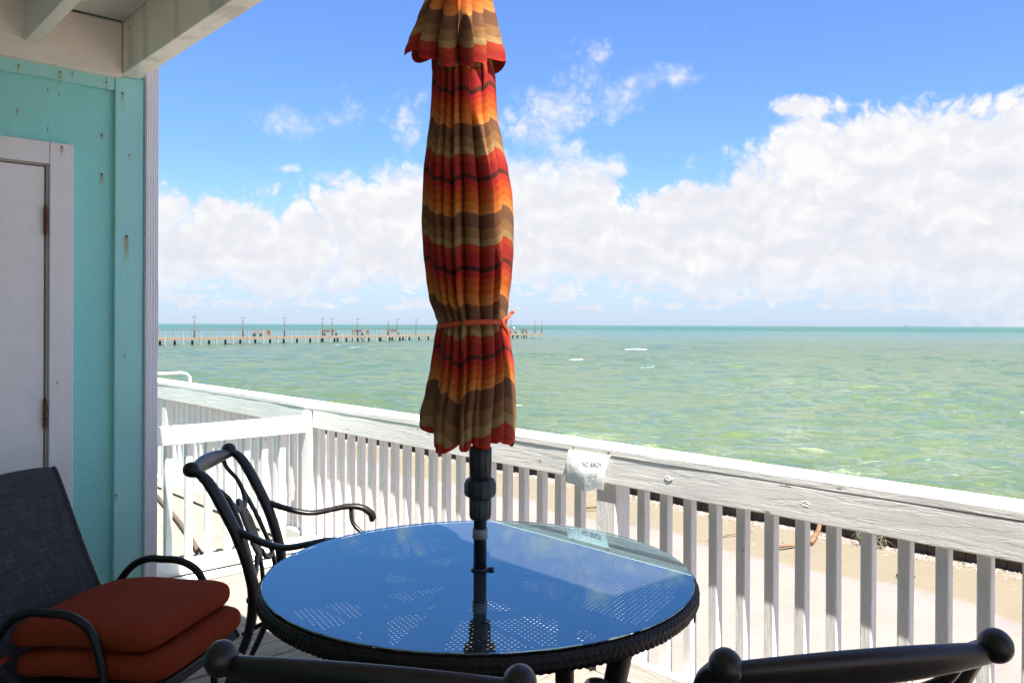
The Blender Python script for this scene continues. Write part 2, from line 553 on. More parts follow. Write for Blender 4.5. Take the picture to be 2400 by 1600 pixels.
M['shorts'] = mat_simple('blue_shorts', (.10, .13, .25), .85)
M['hair'] = mat_simple('dark_hair', (.02, .015, .012), .7)
M['barge'] = mat_simple('grey_hull', (.16, .19, .24), .8)


# ------------------------------------------------------------------ mesh helpers
def mesh(name, verts, faces, mat, smooth=False):
    me = bpy.data.meshes.new(name)
    me.from_pydata([tuple(v) for v in verts], [], faces)
    me.materials.append(mat)
    if smooth:
        me.polygons.foreach_set('use_smooth', [True] * len(me.polygons))
    me.update()
    return me


def link(name, me, parent=None, loc=(0, 0, 0), rotz=0.0, rot=None):
    o = bpy.data.objects.new(name, me)
    COL.objects.link(o)
    o.location = loc
    o.rotation_euler = rot if rot else (0, 0, rotz)
    if parent:
        o.parent = parent
    return o


def tag(o, label=None, cat=None, group=None, kind=None):
    if label: o['label'] = label
    if cat: o['category'] = cat
    if group: o['group'] = group
    if kind: o['kind'] = kind
    return o


def empty(name, loc=(0, 0, 0), rotz=0.0, **k):
    o = bpy.data.objects.new(name, None)
    COL.objects.link(o)
    o.location = loc
    o.rotation_euler = (0, 0, rotz)
    o.empty_display_size = .1
    return tag(o, **k)


def box_me(name, sx, sy, sz, mat, bev=0.003, wob=0.0, cuts=0, axis=0):
    """box centred in x and y, standing on z = 0; bevelled, optionally with a slightly uneven outline"""
    bm = bmesh.new()
    bmesh.ops.create_cube(bm, size=1)
    for v in bm.verts:
        v.co = Vector((v.co.x * sx, v.co.y * sy, (v.co.z + .5) * sz))
    if cuts:
        es = [e for e in bm.edges if abs((e.verts[0].co - e.verts[1].co)[axis]) > 1e-6]
        bmesh.ops.subdivide_edges(bm, edges=es, cuts=cuts)
    if bev:
        es = [e for e in bm.edges if len(e.link_faces) == 2 and e.calc_face_angle(0) > .5]
        bmesh.ops.bevel(bm, geom=es, offset=bev, segments=1, affect='EDGES')
    if wob:
        for v in bm.verts:
            nz = mnoise.noise_vector(v.co * 3.1 + Vector((sx * 9, sy * 7, sz * 5)))
            v.co += nz * wob
    me = bpy.data.meshes.new(name)
    bm.to_mesh(me)
    bm.free()
    me.materials.append(mat)
    return me


def boxw(name, x0, x1, y0, y1, z0, z1, mat, parent=None, bev=.003, **k):
    me = box_me(name, x1 - x0, y1 - y0, z1 - z0, mat, bev, **k)
    return link(name, me, parent, ((x0 + x1) / 2, (y0 + y1) / 2, z0))


def crom(P, n):
    """Catmull-Rom through the rows of P, n steps per span"""
    P = [list(map(float, p)) for p in P]
    Q = [[2 * a - b for a, b in zip(P[0], P[1])]] + P + [[2 * a - b for a, b in zip(P[-1], P[-2])]]
    out = []
    for i in range(1, len(Q) - 2):
        a, b, c, d = Q[i - 1], Q[i], Q[i + 1], Q[i + 2]
        for k in range(n):
            t = k / n
            out.append([.5 * (2 * b[j] + (c[j] - a[j]) * t + (2 * a[j] - 5 * b[j] + 4 * c[j] - d[j]) * t * t
                              + (3 * b[j] - a[j] - 3 * c[j] + d[j]) * t ** 3) for j in range(len(b))])
    out.append(P[-1])
    return out


def sweep(bm, P, n=6, seg=12, up=(0, 0, 1), cap=True, power=2.0):
    """tube through rows (x,y,z,ra,rb): ra along the side direction, rb along the other"""
    pts = crom(P, n) if n > 1 else [list(p) for p in P]
    rings = []
    up = Vector(up)
    for i, p in enumerate(pts):
        a = Vector(pts[max(0, i - 1)][:3])
        b = Vector(pts[min(len(pts) - 1, i + 1)][:3])
        t = (b - a).normalized()
        s = t.cross(up)
        if s.length < 1e-3:
            s = t.cross(Vector((1, 0, 0)))
        s.normalize()
        u = s.cross(t)
        ring = []
        for k in range(seg):
            th = 2 * math.pi * k / seg
            c, q = math.cos(th), math.sin(th)
            c = math.copysign(abs(c) ** (2 / power), c)
            q = math.copysign(abs(q) ** (2 / power), q)
            ring.append(bm.verts.new(Vector(p[:3]) + s * (p[3] * c) + u * (p[4] * q)))
        rings.append(ring)
    for r0, r1 in zip(rings, rings[1:]):
        for k in range(seg):
            f = bm.faces.new((r0[k], r0[(k + 1) % seg], r1[(k + 1) % seg], r1[k]))
            f.smooth = True
    if cap:
        bm.faces.new(rings[0])
        bm.faces.new(rings[-1][::-1])
    return bm


def tube(name, P, mat, parent=None, n=6, seg=10, **k):
    bm = bmesh.new()
    P = [p if len(p) == 5 else (*p[:3], p[3], p[3]) for p in P]
    sweep(bm, P, n, seg, **k)
    return link(name, bm_me(name, bm, mat), parent)


def bm_me(name, bm, mat):
    bmesh.ops.recalc_face_normals(bm, faces=bm.faces)
    me = bpy.data.meshes.new(name)
    bm.to_mesh(me)
    bm.free()
    me.materials.append(mat)
    return me


def ball(bm, c, rx, ry, rz, u=14, v=9):
    mt = Matrix.Translation(c) @ Matrix.Diagonal((rx, ry, rz, 1))
    r = bmesh.ops.create_uvsphere(bm, u_segments=u, v_segments=v, radius=1, matrix=mt)
    for vv in r['verts']:
        for f in vv.link_faces:
            f.smooth = True


def lathe(bm, prof, seg=32, c=(0, 0), smooth=True, ribs=0, ribd=0.0, ribz=None):
    rings = []
    for (r, z) in prof:
        ring = []
        for k in range(seg):
            th = 2 * math.pi * k / seg
            rr = r
            if ribs and ribz and ribz[0] < z < ribz[1]:
                rr = r - ribd * (1 if math.cos(th * ribs) > .55 else 0)
            ring.append(bm.verts.new((c[0] + rr * math.cos(th), c[1] + rr * math.sin(th), z)))
        rings.append(ring)
    for a, b in zip(rings, rings[1:]):
        for k in range(seg):
            f = bm.faces.new((a[k], a[(k + 1) % seg], b[(k + 1) % seg], b[k]))
            f.smooth = smooth
    bm.faces.new(rings[0][::-1])
    bm.faces.new(rings[-1])


def copy_tree(o, parent=None):
    c = o.copy()
    COL.objects.link(c)
    c.parent = parent
    for ch in KIDS.get(o.name, []) or [x for x in o.children]:
        copy_tree(ch, c)
    return c


KIDS = {}

# ------------------------------------------------------------------ ground, water
def build_ground():
    xs = list(np.linspace(-60, 2, 12)) + list(np.linspace(2.5, 9.62, 72))
    ys = list(np.linspace(-200, -12, 12)) + list(np.linspace(-11, 34, 300)) + list(np.linspace(40, 260, 14))
    V, F = [], []
    for x in xs:
        for y in ys:
            z = -1.1
            if x > 2 and -11 <= y <= 34:
                z += .05 * mnoise.noise(Vector((x * .7, y * .7, 0))) + .018 * mnoise.noise(Vector((x * 3, y * 3, 4)))
            V.append((x, y, z))
    n = len(ys)
    for i in range(len(xs) - 1):
        for j in range(n - 1):
            a = i * n + j
            F.append((a, a + n, a + n + 1, a + 1))
    tag(link('beach', mesh('beach', V, F, M['sand'], True)), 'pale pinkish beach sand between the deck and the timber sea wall', kind='structure')


def build_water():
    nr, nt = 860, 800
    r = 8.0 * np.exp(np.linspace(0, math.log(520 / 8.0), nr))
    r = np.concatenate([r, 520 * np.exp(np.linspace(0, math.log(14000 / 520), 60))[1:]])
    nr = len(r)
    th = np.radians(np.linspace(-22, 118, nt))
    rr, tt = np.meshgrid(r, th, indexing='ij')
    X = rr * np.cos(tt)
    Y = rr * np.sin(tt)
    rs = np.random.RandomState(5)
    H = np.zeros_like(X)
    # wind sea running in towards the beach
    for i in range(60):
        lam = 0.42 * (5.5 / 0.42) ** rs.rand()
        k = 2 * math.pi / lam
        ang = math.radians(226) + rs.randn() * .38
        amp = .0095 * lam ** .60 * (0.45 + .9 * rs.rand())
        ph = rs.rand() * 6.283
        kx, ky = k * math.cos(ang), k * math.sin(ang)
        arg = kx * X + ky * Y + ph
        fade = np.clip(1.6 - rr * 0.0058 / (lam * .25), 0, 1)
        w = np.sin(arg)
        H += amp * (w + .28 * np.cos(2 * arg)) * fade
    env = np.zeros_like(X)
    for i in range(7):
        lam = 14 + 30 * rs.rand()
        a = rs.rand() * 6.28
        env += np.sin(2 * math.pi / lam * (math.cos(a) * X + math.sin(a) * Y) + rs.rand() * 6)
    H *= 1 + .13 * env
    Hs = H / (H.std() + 1e-6)
    patch = np.zeros_like(X)
    for i in range(8):
        lam = 5 + 14 * rs.rand()
        a = rs.rand() * 6.28
        patch += np.sin(2 * math.pi / lam * (math.cos(a) * X + math.sin(a) * Y) + rs.rand() * 6)
    foam = np.clip((Hs - 1.45) * 1.6, 0, 1) * np.clip((patch - 3.0) * .9, 0, 1)
    far = np.clip((rr - 120) / 200, 0, 1)
    rv = rs.rand(*X.shape)
    foam = foam * (1 - far)
    Zw = -1.6 + H * np.clip((rr - 8) / 3, 0, 1) * np.clip(1 - (rr - 420) / 100, 0, 1)
    co = np.stack([X, Y, Zw], -1).reshape(-1, 3)
    i, j = np.meshgrid(np.arange(nr - 1), np.arange(nt - 1), indexing='ij')
    a = (i * nt + j).ravel()
    q = np.stack([a, a + nt, a + nt + 1, a + 1], -1)
    # drop what lies landward of the sea wall
    cx = X[:-1, :-1].ravel()
    q = q[cx > 9.3]
    me = bpy.data.meshes.new('sea')
    me.vertices.add(len(co))
    me.vertices.foreach_set('co', co.ravel())
    me.loops.add(q.size)
    me.loops.foreach_set('vertex_index', q.ravel().astype(np.int32))
    me.polygons.add(len(q))
    me.polygons.foreach_set('loop_start', np.arange(0, q.size, 4, dtype=np.int32))
    me.polygons.foreach_set('loop_total', np.full(len(q), 4, dtype=np.int32))
    me.polygons.foreach_set('use_smooth', np.ones(len(q), dtype=bool))
    me.update(calc_edges=True)
    at = me.attributes.new('foam', 'FLOAT', 'POINT')
    at.data.foreach_set('value', foam.ravel().astype(np.float32))
    me.materials.append(M['water'])
    tag(link('sea', me), 'choppy green bay water running out to the horizon', kind='structure')


build_ground()
build_water()


# ------------------------------------------------------------------ deck
def build_deck():
    deck = empty('deck', (0, 0, 0), label='weathered grey brown timber deck of boards', kind='structure')
    pitch = .1455
    y = -1.9
    i = 0
    long_me = [box_me('board', 5.74, .1395, .036, M['deck'], .004, wob=.0012, cuts=14) for _ in range(1)]
    for k in range(78):
        y0 = -1.9 + k * pitch
        y1 = y0 + .1395
        dz = rnd.uniform(-.0015, .0015)
        if y1 < 3.75:
            if k % 3 == 1 and y0 > .5:
                xs = .35 if k % 2 else 1.9
                boxw('board', -3, xs - .002, y0, y1, -.036 + dz, dz, M['deck'], deck, .004)
                boxw('board', xs + .002, 2.74 + rnd.uniform(-.01, .01), y0, y1, -.036 - dz, -dz, M['deck'], deck, .004)
            else:
                link('board', long_me[0], deck, (-.13 + rnd.uniform(-.008, .008), (y0 + y1) / 2, -.036 + dz))
        else:
            boxw('board', 1.15, 2.74 + rnd.uniform(-.01, .01), y0, y1, -.036 + dz, dz, M['deck'], deck, .004)
    for x in (-2.2, -.6, .9, 2.1):
        boxw('joist', x - .02, x + .02, -2, 9.4, -.23, -.040, M['timber'], deck, .002)
    boxw('rim_board', 2.70, 2.738, -2, 9.4, -.28, -.040, M['paint_y'], deck, .002)
    for y in (-.2, 2.24, 4.7, 7.2):
        boxw('deck_post', 2.50, 2.64, y - .07, y + .07, -1.5, -.235, M['timber'], deck, .004)


build_deck()


# ------------------------------------------------------------------ house
def build_house():
    W = 3.617
    h = empty('beach_house', (1.18, W, 0), label='teal stucco beach house with white door and boarded porch ceiling', cat='house')
    h.location = (0, 0, 0)
    P = lambda *a, **k: boxw(*a, parent=h, **k)
    # wall with the doorway left open
    P('wall', .917, 1.175, W, W + .12, -.05, 4.4, M['stucco'], bev=0)
    P('wall', -3.2, .917, W, W + .12, 2.10, 4.4, M['stucco'], bev=0)
    P('wall', -3.2, -.02, W, W + .12, -.05, 2.10, M['stucco'], bev=0)
    P('side_wall', 1.055, 1.176, W + .12, 9.6, -.05, 4.4, M['stucco'], bev=0)
    P('back_wall', -3.3, -3.2, -4.0, W + .12, -.05, 4.4, M['stucco'], bev=0)
    # trim boards
    P('corner_board', 1.071, 1.182, W - .024, W - .001, -.03, 2.4465, M['teal_trim'], bev=.003)
    P('frieze_board', -3.2, 1.069, W - .022, W - .001, 2.384, 2.47, M['teal_trim'], bev=.003)
    # door casing, jamb, door
    P('door_casing', .832, .917, W - .026, W - .001, -.0, 2.137, M['trim_white'], bev=.002)
    P('door_casing', -.10, .830, W - .026, W - .001, 2.052, 2.137, M['trim_white'], bev=.002)
    P('door_casing', -.18, -.101, W - .026, W - .001, 0, 2.137, M['trim_white'], bev=.002)
    P('door_jamb', .8215, .8315, W - .014, W + .10, 0, 2.051, M['jamb'], bev=.001)
    P('door_jamb', -.10, .8195, W - .012, W + .10, 2.0445, 2.0515, M['jamb'], bev=.001)
    door = P('door', -.09, .8165, W - .010, W + .030, .012, 2.040, M['door'], bev=.002)
    for z in (1.03, 1.78):
        bm = bmesh.new()
        for k in range(5):
            lathe(bm, [(.0065, z + k * .0205 + .001), (.0075, z + k * .0205 + .003), (.0075, z + k * .0205 + .018), (.0065, z + k * .0205 + .0195)], 10, (.8195, W - .019))
        ball(bm, (.8195, W - .019, z + .106), .005, .005, .006, 8, 6)
        ball(bm, (.8195, W - .019, z - .003), .005, .005, .006, 8, 6)
        o = link('hinge', bm_me('hinge', bm, M['rust']), h)
        # child of the door
        o.parent = door
        o.matrix_parent_inverse = Matrix.Translation(-door.location)
    P('threshold', -.1, .83, W - .05, W + .1, .0015, .013, M['jamb'], bev=.002)
    # porch: header on the wall, beams, ceiling boards, roof
    P('header_board', -3.2, 1.086, W - .060, W - .002, 2.432, 2.6555, M['header'], bev=.004)
    P('beam', 1.088, 1.169, -3.6, W + .01, 2.448, 2.70, M['beam'], bev=.004)
    P('ceiling_beam', .735, .785, -3.6, W - .062, 2.50, 2.655, M['header'], bev=.004)
    P('ceiling_beam', -.95, -.87, -3.6, W - .062, 2.50, 2.655, M['header'], bev=.004)
    k = 0
    y = W - .062
    while y > -3.5:
        wd = .139
        g = .0035 if k % 3 else .007
        z = 2.656 + rnd.uniform(0, .0015)
        o = P('ceiling_plank', -3.2, 1.087, y - wd, y - g, z, z + .018, M['ceiling'], bev=.0035)
        y -= wd
        k += 1
    P('roof', -3.4, 1.360, -3.7, W + .14, 2.70, 2.79, M['timber_top'], bev=.004)
    P('roof', 1.362, 1.95, -3.7, .50, 2.70, 2.79, M['timber_top'], bev=.004)
    P('fascia', 1.361, 1.385, .503, W + .3, 2.665, 2.80, M['beam'], bev=.003)
    # nails bleeding rust
    nails = [(.724, 2.413, 1), (.866, 2.416, 1.3), (.91, 2.418, .8), (1.036, 2.41, 1), (1.037, 2.425, .7), (.829, 2.343, .7), (.868, 2.335, .6),
             (.726, 2.244, .7), (.829, 2.192, .7), (1.098, 2.377, 1.5), (1.026, 2.198, 1.2), (1.026, 2.039, 1.4), (1.125, 2.126, .7),
             (1.116, 1.791, 1.9), (.873, 2.123, 1.3), (1.078, .73, 1.2), (.86, 1.20, .6), (1.09, .20, .8), (1.11, 1.30, .6)]
    nb = bmesh.new()
    lathe(nb, [(.0045, 0), (.0048, .001), (.003, .0022)], 10)
    nme = bm_me('nail', nb, M['rust'])
    for (x, z, s) in nails:
        on_trim = x > 1.071 or z > 2.384
        y = W - .0255 if on_trim else (W - .0265 if .832 < x < .917 and z < 2.137 else W - .0015)
        n = link('nail', nme, h, (x, y, z), rot=(R(90), 0, 0))
        n.scale = (s * .62,) * 3
        L = .036 * s ** 1.6 * rnd.uniform(.6, 1.5)
        w = .0075 * s * rnd.uniform(.7, 1.1)
        sm = mesh('rust_stain', [(-w, 0, -L), (w, 0, -L), (w, 0, .009), (-w, 0, .009)], [(0, 1, 2, 3)], M['stain'])
        uv = sm.uv_layers.new(name='UVMap')
        for i, c in enumerate(((0, 0), (1, 0), (1, 1), (0, 1))):
            uv.data[i].uv = c
        link('rust_stain', sm, h, (x, y - .0008, z))
    # ribbed downspout on the corner
    bm = bmesh.new()
    prof = []
    x0, x1, ya, yb = 1.188, 1.243, W - .035, W + .03
    nx = 36
    for i in range(nx + 1):
        u = i / nx
        rib = .0011 * (1 if (u * 5.2) % 1 > .45 and .10 < u < .90 else 0)
        cor = .008 * max(0, 1 - min(u, 1 - u) / .08) ** 2
        prof.append((x0 + (x1 - x0) * u, ya + cor + rib))
    prof += [(x1, yb), (x0, yb)]
    for (za, zb, g) in ((.06, 1.29, 0), (1.28, 1.61, .0009), (1.60, 2.62, 0)):
        rows = []
        for z in (za, zb):
            rows.append([bm.verts.new((x + (g if x > 1.21 else -g), y - g, z)) for x, y in prof])
        n = len(prof)
        for k2 in range(n):
            bm.faces.new((rows[0][k2], rows[0][(k2 + 1) % n], rows[1][(k2 + 1) % n], rows[1][k2]))
    link('downspout', bm_me('downspout', bm, M['aluminium']), h)
    bm = bmesh.new()
    sweep(bm, [(1.215, W, .10, .028, .03), (1.215, W - .0, .05, .028, .03), (1.23, W - .04, .03, .028, .025), (1.26, W - .14, .03, .028, .02)], 4, 12, up=(1, 0, 0), power=4)
    link('downspout_shoe', bm_me('downspout_shoe', bm, M['aluminium']), h)


build_house()


# ------------------------------------------------------------------ railings
def build_sea_rail():
    g = empty('sea_railing', (0, 0, 0), label='long white painted timber railing along the sea side of the deck', cat='railing')
    ya, yb = -1.8, 9.4
    # cap in lengths
    for (a, b) in ((-1.8, -.30), (-.296, 4.66), (4.664, 9.4)):
        boxw('cap_board', 2.5495, 2.712, a, b, .902, .932, M['paint_y'], g, .004, wob=.0016, cuts=40, axis=1)
        boxw('top_rail', 2.551, 2.590, a + .01, b - .01, .788, .9015, M['paint_y'], g, .004, wob=.003, cuts=50, axis=1)
    posts = [(-.25, .1), (2.243, .105), (4.765, .09), (7.25, .10), (9.36, .09)]
    for (y, w) in posts:
        boxw('post', 2.562, 2.655, y - w / 2, y + w / 2, .001, .9, M['paint_z'], g, .004)
    for (y0, w0), (y1, w1) in zip(posts, posts[1:]):
        boxw('bottom_rail', 2.551, 2.590, y0 + w0 / 2 + .001, y1 - w1 / 2 - .001, .02, .108, M['paint_y'], g, .004, wob=.002, cuts=24, axis=1)
        boxw('outer_rail', 2.634, 2.668, y0 + w0 / 2 + .001, y1 - w1 / 2 - .001, .80, .895, M['paint_y'], g, .004)
    bal = box_me('baluster', .038, .038, .86, M['paint_z'], .003, wob=.001, cuts=6, axis=2)
    ys = []
    y = 2.108
    while y > -1.7:
        ys.append(y - .019)
        y -= .1135
    y = 2.453
    while y < 4.70:
        ys.append(y - .019)
        y += .1165
    y = 4.90
    while y < 9.3:
        ys.append(y)
        y += .1165
    for y in ys:
        if any(abs(y - p) < w / 2 + .022 for p, w in posts):
            continue
        o = link('baluster', bal, g, (2.6120 + rnd.uniform(-.001, .0015), y, .03), rotz=rnd.uniform(-.05, .05))
        o.rotation_euler[0] = rnd.uniform(-.004, .004)
    # knots and paint lumps on the top rail
    for (x, z, s) in ((1.92, .85, 1.0), (1.36, .845, 1.2)):
        bm = bmesh.new()
        for q in range(9):
            a = q * .7
            rr = .016 * s * (.35 + .65 * rnd.random())
            ball(bm, (2.5505, x + rr * math.cos(a), z + rr * math.sin(a) * .6), .0011, .0075 * rnd.uniform(.6, 1.3), .0022, 8, 5)
        link('paint_lump', bm_me('paint_lump', bm, M['paint_y']), g)


def build_side_rail():
    g = empty('side_railing', (0, 0, 0), label='short white railing crossing the deck from the house to the sea railing', cat='railing')
    boxw('top_rail', 1.178, 2.532, 4.700, 4.738, .752, .857, M['paint_x'], g, .004, wob=.003, cuts=16)
    boxw('bottom_rail', 1.178, 2.532, 4.700, 4.738, .014, .098, M['paint_x'], g, .004, wob=.003, cuts=16)
    boxw('post', 2.534, 2.566, 4.668, 4.760, .001, .874, M['paint_z'], g, .004)
    boxw('floor_board', 1.178, 2.53, 4.56, 4.66, .001, .020, M['paint_x'], g, .004)
    bal = box_me('baluster', .038, .038, .84, M['paint_z'], .003, wob=.001, cuts=6, axis=2)
    x = 1.705 - .1153 * 4
    while x < 2.5:
        link('baluster', bal, g, (x, 4.7585, .012), rotz=rnd.uniform(-.04, .04))
        x += .1153


build_sea_rail()
build_side_rail()


# ------------------------------------------------------------------ notice on the railing
def build_notice():
    g = empty('notice', (2.56, 2.24, .85), label='curled laminated notice reading NO BBQS nailed to the white sea railing', cat='sign')
    X0 = 2.5500

    def surf(u, v):
        """u 0..1 left to right as read, v 0..1 bottom to top"""
        side = abs(u - .5) * 2
        y = 2.428 - .232 * u
        dx = .010 + .026 * math.sin(v * math.pi * .9) * (1 - .45 * side ** 2) + .03 * (1 - v) ** 2 * (1 - .4 * side)
        z = .765 + .152 * v
        if v > .9:
            dx = .0085
        # left and right edges roll inwards towards the bottom, lower hem wavy
        y += (u - .5) * .045 * (1 - v) * (1 if u > .5 else .2)
        z += .006 * math.sin(u * 9) * (1 - v) - .010 * (1 - v) * (1 - side)
        dx = max(dx, .0085 if v > .82 else dx)
        return Vector((X0 - dx, y, z))
    n = 40
    V = [surf(i / n, j / n) for j in range(n + 1) for i in range(n + 1)]
    F = [(j * (n + 1) + i, j * (n + 1) + i + 1, (j + 1) * (n + 1) + i + 1, (j + 1) * (n + 1) + i) for j in range(n) for i in range(n)]
    me = mesh('sheet', V, F, M['paper'], True)
    uv = me.uv_layers.new(name='UVMap')
    for li, l in enumerate(me.loops):
        k = l.vertex_index
        uv.data[li].uv = ((k % (n + 1)) / n, (k // (n + 1)) / n)
    o = link('sheet', me, None)
    o.parent = g
    o.matrix_parent_inverse = Matrix.Translation(-g.location)
    for (txt, u0, v0, sz, mt, cut) in (('NO BBQS', .43, .62, .172, 'ink', .98), ('ON DECK', .42, .34, .150, 'ink_faint', .98)):
        cu = bpy.data.curves.new('lettering', 'FONT')
        cu.body = txt
        cu.size = sz
        tmp = bpy.data.objects.new('tmp_text', cu)
        COL.objects.link(tmp)
        bpy.context.view_layer.update()
        dg = bpy.context.evaluated_depsgraph_get()
        tm = bpy.data.meshes.new_from_object(tmp.evaluated_get(dg))
        bpy.data.objects.remove(tmp)
        bm = bmesh.new()
        bm.from_mesh(tm)
        bmesh.ops.subdivide_edges(bm, edges=bm.edges, cuts=2)
        for v in bm.verts:
            u = u0 + v.co.x * .62
            q = surf(min(1, u), v0 + v.co.y * 1.0)
            v.co = q + Vector((-.0022, 0, 0))
        lm = bpy.data.meshes.new('lettering')
        bm.to_mesh(lm)
        bm.free()
        lm.materials.clear()
        lm.materials.append(M[mt])
        t = link('lettering', lm)
        t.parent = g
        t.matrix_parent_inverse = Matrix.Translation(-g.location)
    for (y, z) in ((2.408, .914), (2.212, .915)):
        bm = bmesh.new()
        lathe(bm, [(.006, 0), (.0065, .002), (.003, .005)], 10)
        t = link('nail', bm_me('nail', bm, M['rust']), None, (2.5455, y, z), rot=(0, R(-90), 0))
        t.parent = g
        t.matrix_parent_inverse = Matrix.Translation(-g.location)


build_notice()

# ------------------------------------------------------------------ table
TX, TY, TZ = 1.552, 1.841, .72


def build_table():
    t = empty('patio_table', (TX, TY, 0), label='round glass topped patio table with a dark woven rim', cat='table')
    # perforated steel sheet: triangular lattice of hexagonal openings
    pitch = .0155
    hr = .0036
    V, F = [], []
    z = .706
    nrow = int(.59 / (pitch * .866)) + 1
    ang = [math.radians(60 * k + 30) for k in range(6)]
    cr = pitch / math.sqrt(3)
    solid_r, maxr = .045, .562
    for j in range(-nrow, nrow + 1):
        for i in range(-nrow - 2, nrow + 3):
            cx = (i + .5 * (j & 1)) * pitch
            cy = j * pitch * .866025
            rr = math.hypot(cx, cy)
            if rr > .582:
                continue
            b = len(V)
            # the sheet has plain spokes and a plain border, as pressed table tops do
            a6 = math.atan2(cy, cx)
            hole = solid_r < rr < maxr
            for a in ang:
                V.append((cx + cr * math.cos(a), cy + cr * math.sin(a), z))
            if hole:
                for a in ang:
                    V.append((cx + hr * math.cos(a), cy + hr * math.sin(a), z))
                for k in range(6):
                    F.append((b + k, b + (k + 1) % 6, b + 6 + (k + 1) % 6, b + 6 + k))
            else:
                F.append(tuple(b + k for k in range(6)))
    nv = len(V)
    V += [(x, y, zz - .0013) for x, y, zz in V]
    F += [tuple(q + nv for q in f[::-1]) for f in F]
    link('perforated_top', mesh('perforated_top', V, F, M['perf']), t, rotz=R(-42.3))
    # pressed stiffening bands under the sheet
    bm = bmesh.new()
    for k in range(7):
        a = math.radians(-42 + 360 / 7 * k)
        c, q = math.cos(a), math.sin(a)
        w0, w1 = .030, .058
        vs = [bm.verts.new((x * c - y * q, x * q + y * c, zz)) for zz in (.7025, .6995) for x, y in ((.06, -w0), (.58, -w1), (.58, w1), (.06, w0))]
        for f in ((0, 1, 2, 3), (7, 6, 5, 4), (0, 4, 5, 1), (1, 5, 6, 2), (2, 6, 7, 3), (3, 7, 4, 0)):
            bm.faces.new([vs[x] for x in f])
    link('stiffening_bands', bm_me('stiffening_bands', bm, M['perf']), t)
    bm = bmesh.new()
    lathe(bm, [(.13, .6985), (.14, .7000), (.14, .7018), (.13, .7030)], 48)
    link('hub_plate', bm_me('hub_plate', bm, M['perf']), t)
    # plain border ring
    bm = bmesh.new()
    seg = 160
    prof = [(.570, .7045), (.590, .7045), (.590, .7085), (.570, .7085)]
    rings = [[bm.verts.new((r * math.cos(2 * math.pi * k / seg), r * math.sin(2 * math.pi * k / seg), zz)) for k in range(seg)] for r, zz in prof]
    for a in range(4):
        A, B = rings[a], rings[(a + 1) % 4]
        for k in range(seg):
            bm.faces.new((A[k], A[(k + 1) % seg], B[(k + 1) % seg], B[k]))
    link('border_ring', bm_me('border_ring', bm, M['perf']), t)
    # glass disc with an umbrella hole
    bm = bmesh.new()
    prof = [(.024, .7145), (.6085, .7145), (.611, .716), (.611, .7185), (.6085, .72), (.024, .72)]
    rings = [[bm.verts.new((r * math.cos(2 * math.pi * k / seg), r * math.sin(2 * math.pi * k / seg), zz)) for k in range(seg)] for r, zz in prof]
    # single upper sheet (the pane's lower face adds nothing the eye can tell)
    for a in range(1, 5):
        A, B = rings[a], rings[a + 1]
        for k in range(seg):
            f = bm.faces.new((A[k], A[(k + 1) % seg], B[(k + 1) % seg], B[k]))
    link('glass_top', bm_me('glass_top', bm, M['glass']), t)
    # woven rim: strands wrapped over a ring
    seg, cs = 1100, 30
    V, F = [], []
    nw = 105
    for i in range(seg):
        ph = 2 * math.pi * i / seg
        for k in range(cs):
            a = 2 * math.pi * k / cs
            ca, sa = math.cos(a), math.sin(a)
            cc = math.copysign(abs(ca) ** .75, ca)
            ss = math.copysign(abs(sa) ** .75, sa)
            row = int((a / (2 * math.pi)) * 10)
            wv = ph * nw + (math.pi / 2 if row & 1 else 0) + .5 * mnoise.noise(Vector((math.cos(ph) * 9, math.sin(ph) * 9, row)))
            lump = abs(math.sin(wv)) ** .5
            fr = (a / (2 * math.pi)) * 10 % 1
            lump *= math.sin(fr * math.pi) ** .4
            d = .0050 * lump - .0035 + .0012 * mnoise.noise(Vector((math.cos(ph) * 14, math.sin(ph) * 14, row * 3)))
            if sa > .8:
                d *= .3
            rad = .604 + (.0200 + d) * cc
            zz = .6890 + (.0235 + d) * ss
            V.append((rad * math.cos(ph), rad * math.sin(ph), zz))
    for i in range(seg):
        for k in range(cs):
            a = i * cs + k
            b = ((i + 1) % seg) * cs + k
            a2 = i * cs + (k + 1) % cs
            b2 = ((i + 1) % seg) * cs + (k + 1) % cs
            F.append((a, b, b2, a2))
    link('woven_rim', mesh('woven_rim', V, F, M['wicker'], True), t)
    # loose strand of wicker
    a0 = math.radians(-58)
    pts = []
    for q in range(7):
        a = a0 + (q - 3) * .014
        pts.append((.612 * math.cos(a), .612 * math.sin(a), .660 - .030 * math.sin(q / 6 * math.pi), .0022))
    tube('loose_strand', pts, M['wicker'], t, 3, 6)
    # legs, stretchers, pole sleeve
    for k in range(4):
        a = math.radians(8 + 90 * k)
        bm = bmesh.new()
        c, s = math.cos(a), math.sin(a)
        sweep(bm, [(.50 * c, .50 * s, .665, .038, .026), (.47 * c, .47 * s, .55, .034, .024), (.42 * c, .42 * s, .30, .032, .022),
                   (.45 * c, .45 * s, .10, .030, .022), (.50 * c, .50 * s, .004, .034, .026)], 5, 12, up=(c, s, 0), power=3)
        link('leg', bm_me('leg', bm, M['wicker']), t)
    for k in range(2):
        a = math.radians(8 + 90 * k)
        c, s = math.cos(a), math.sin(a)
        tube('cross_brace', [(-.56 * c, -.56 * s, .685 - k * .03, .016), (0, 0, .685 - k * .03, .016), (.56 * c, .56 * s, .685 - k * .03, .016)], M['cast'], t, 2, 8)
    bm = bmesh.new()
    rr = .30
    sweep(bm, [(rr * math.cos(x * math.pi / 12), rr * math.sin(x * math.pi / 12), .69, .012, .012) for x in range(25)], 1, 8)
    link('support_ring', bm_me('support_ring', bm, M['cast']), t)


build_table()


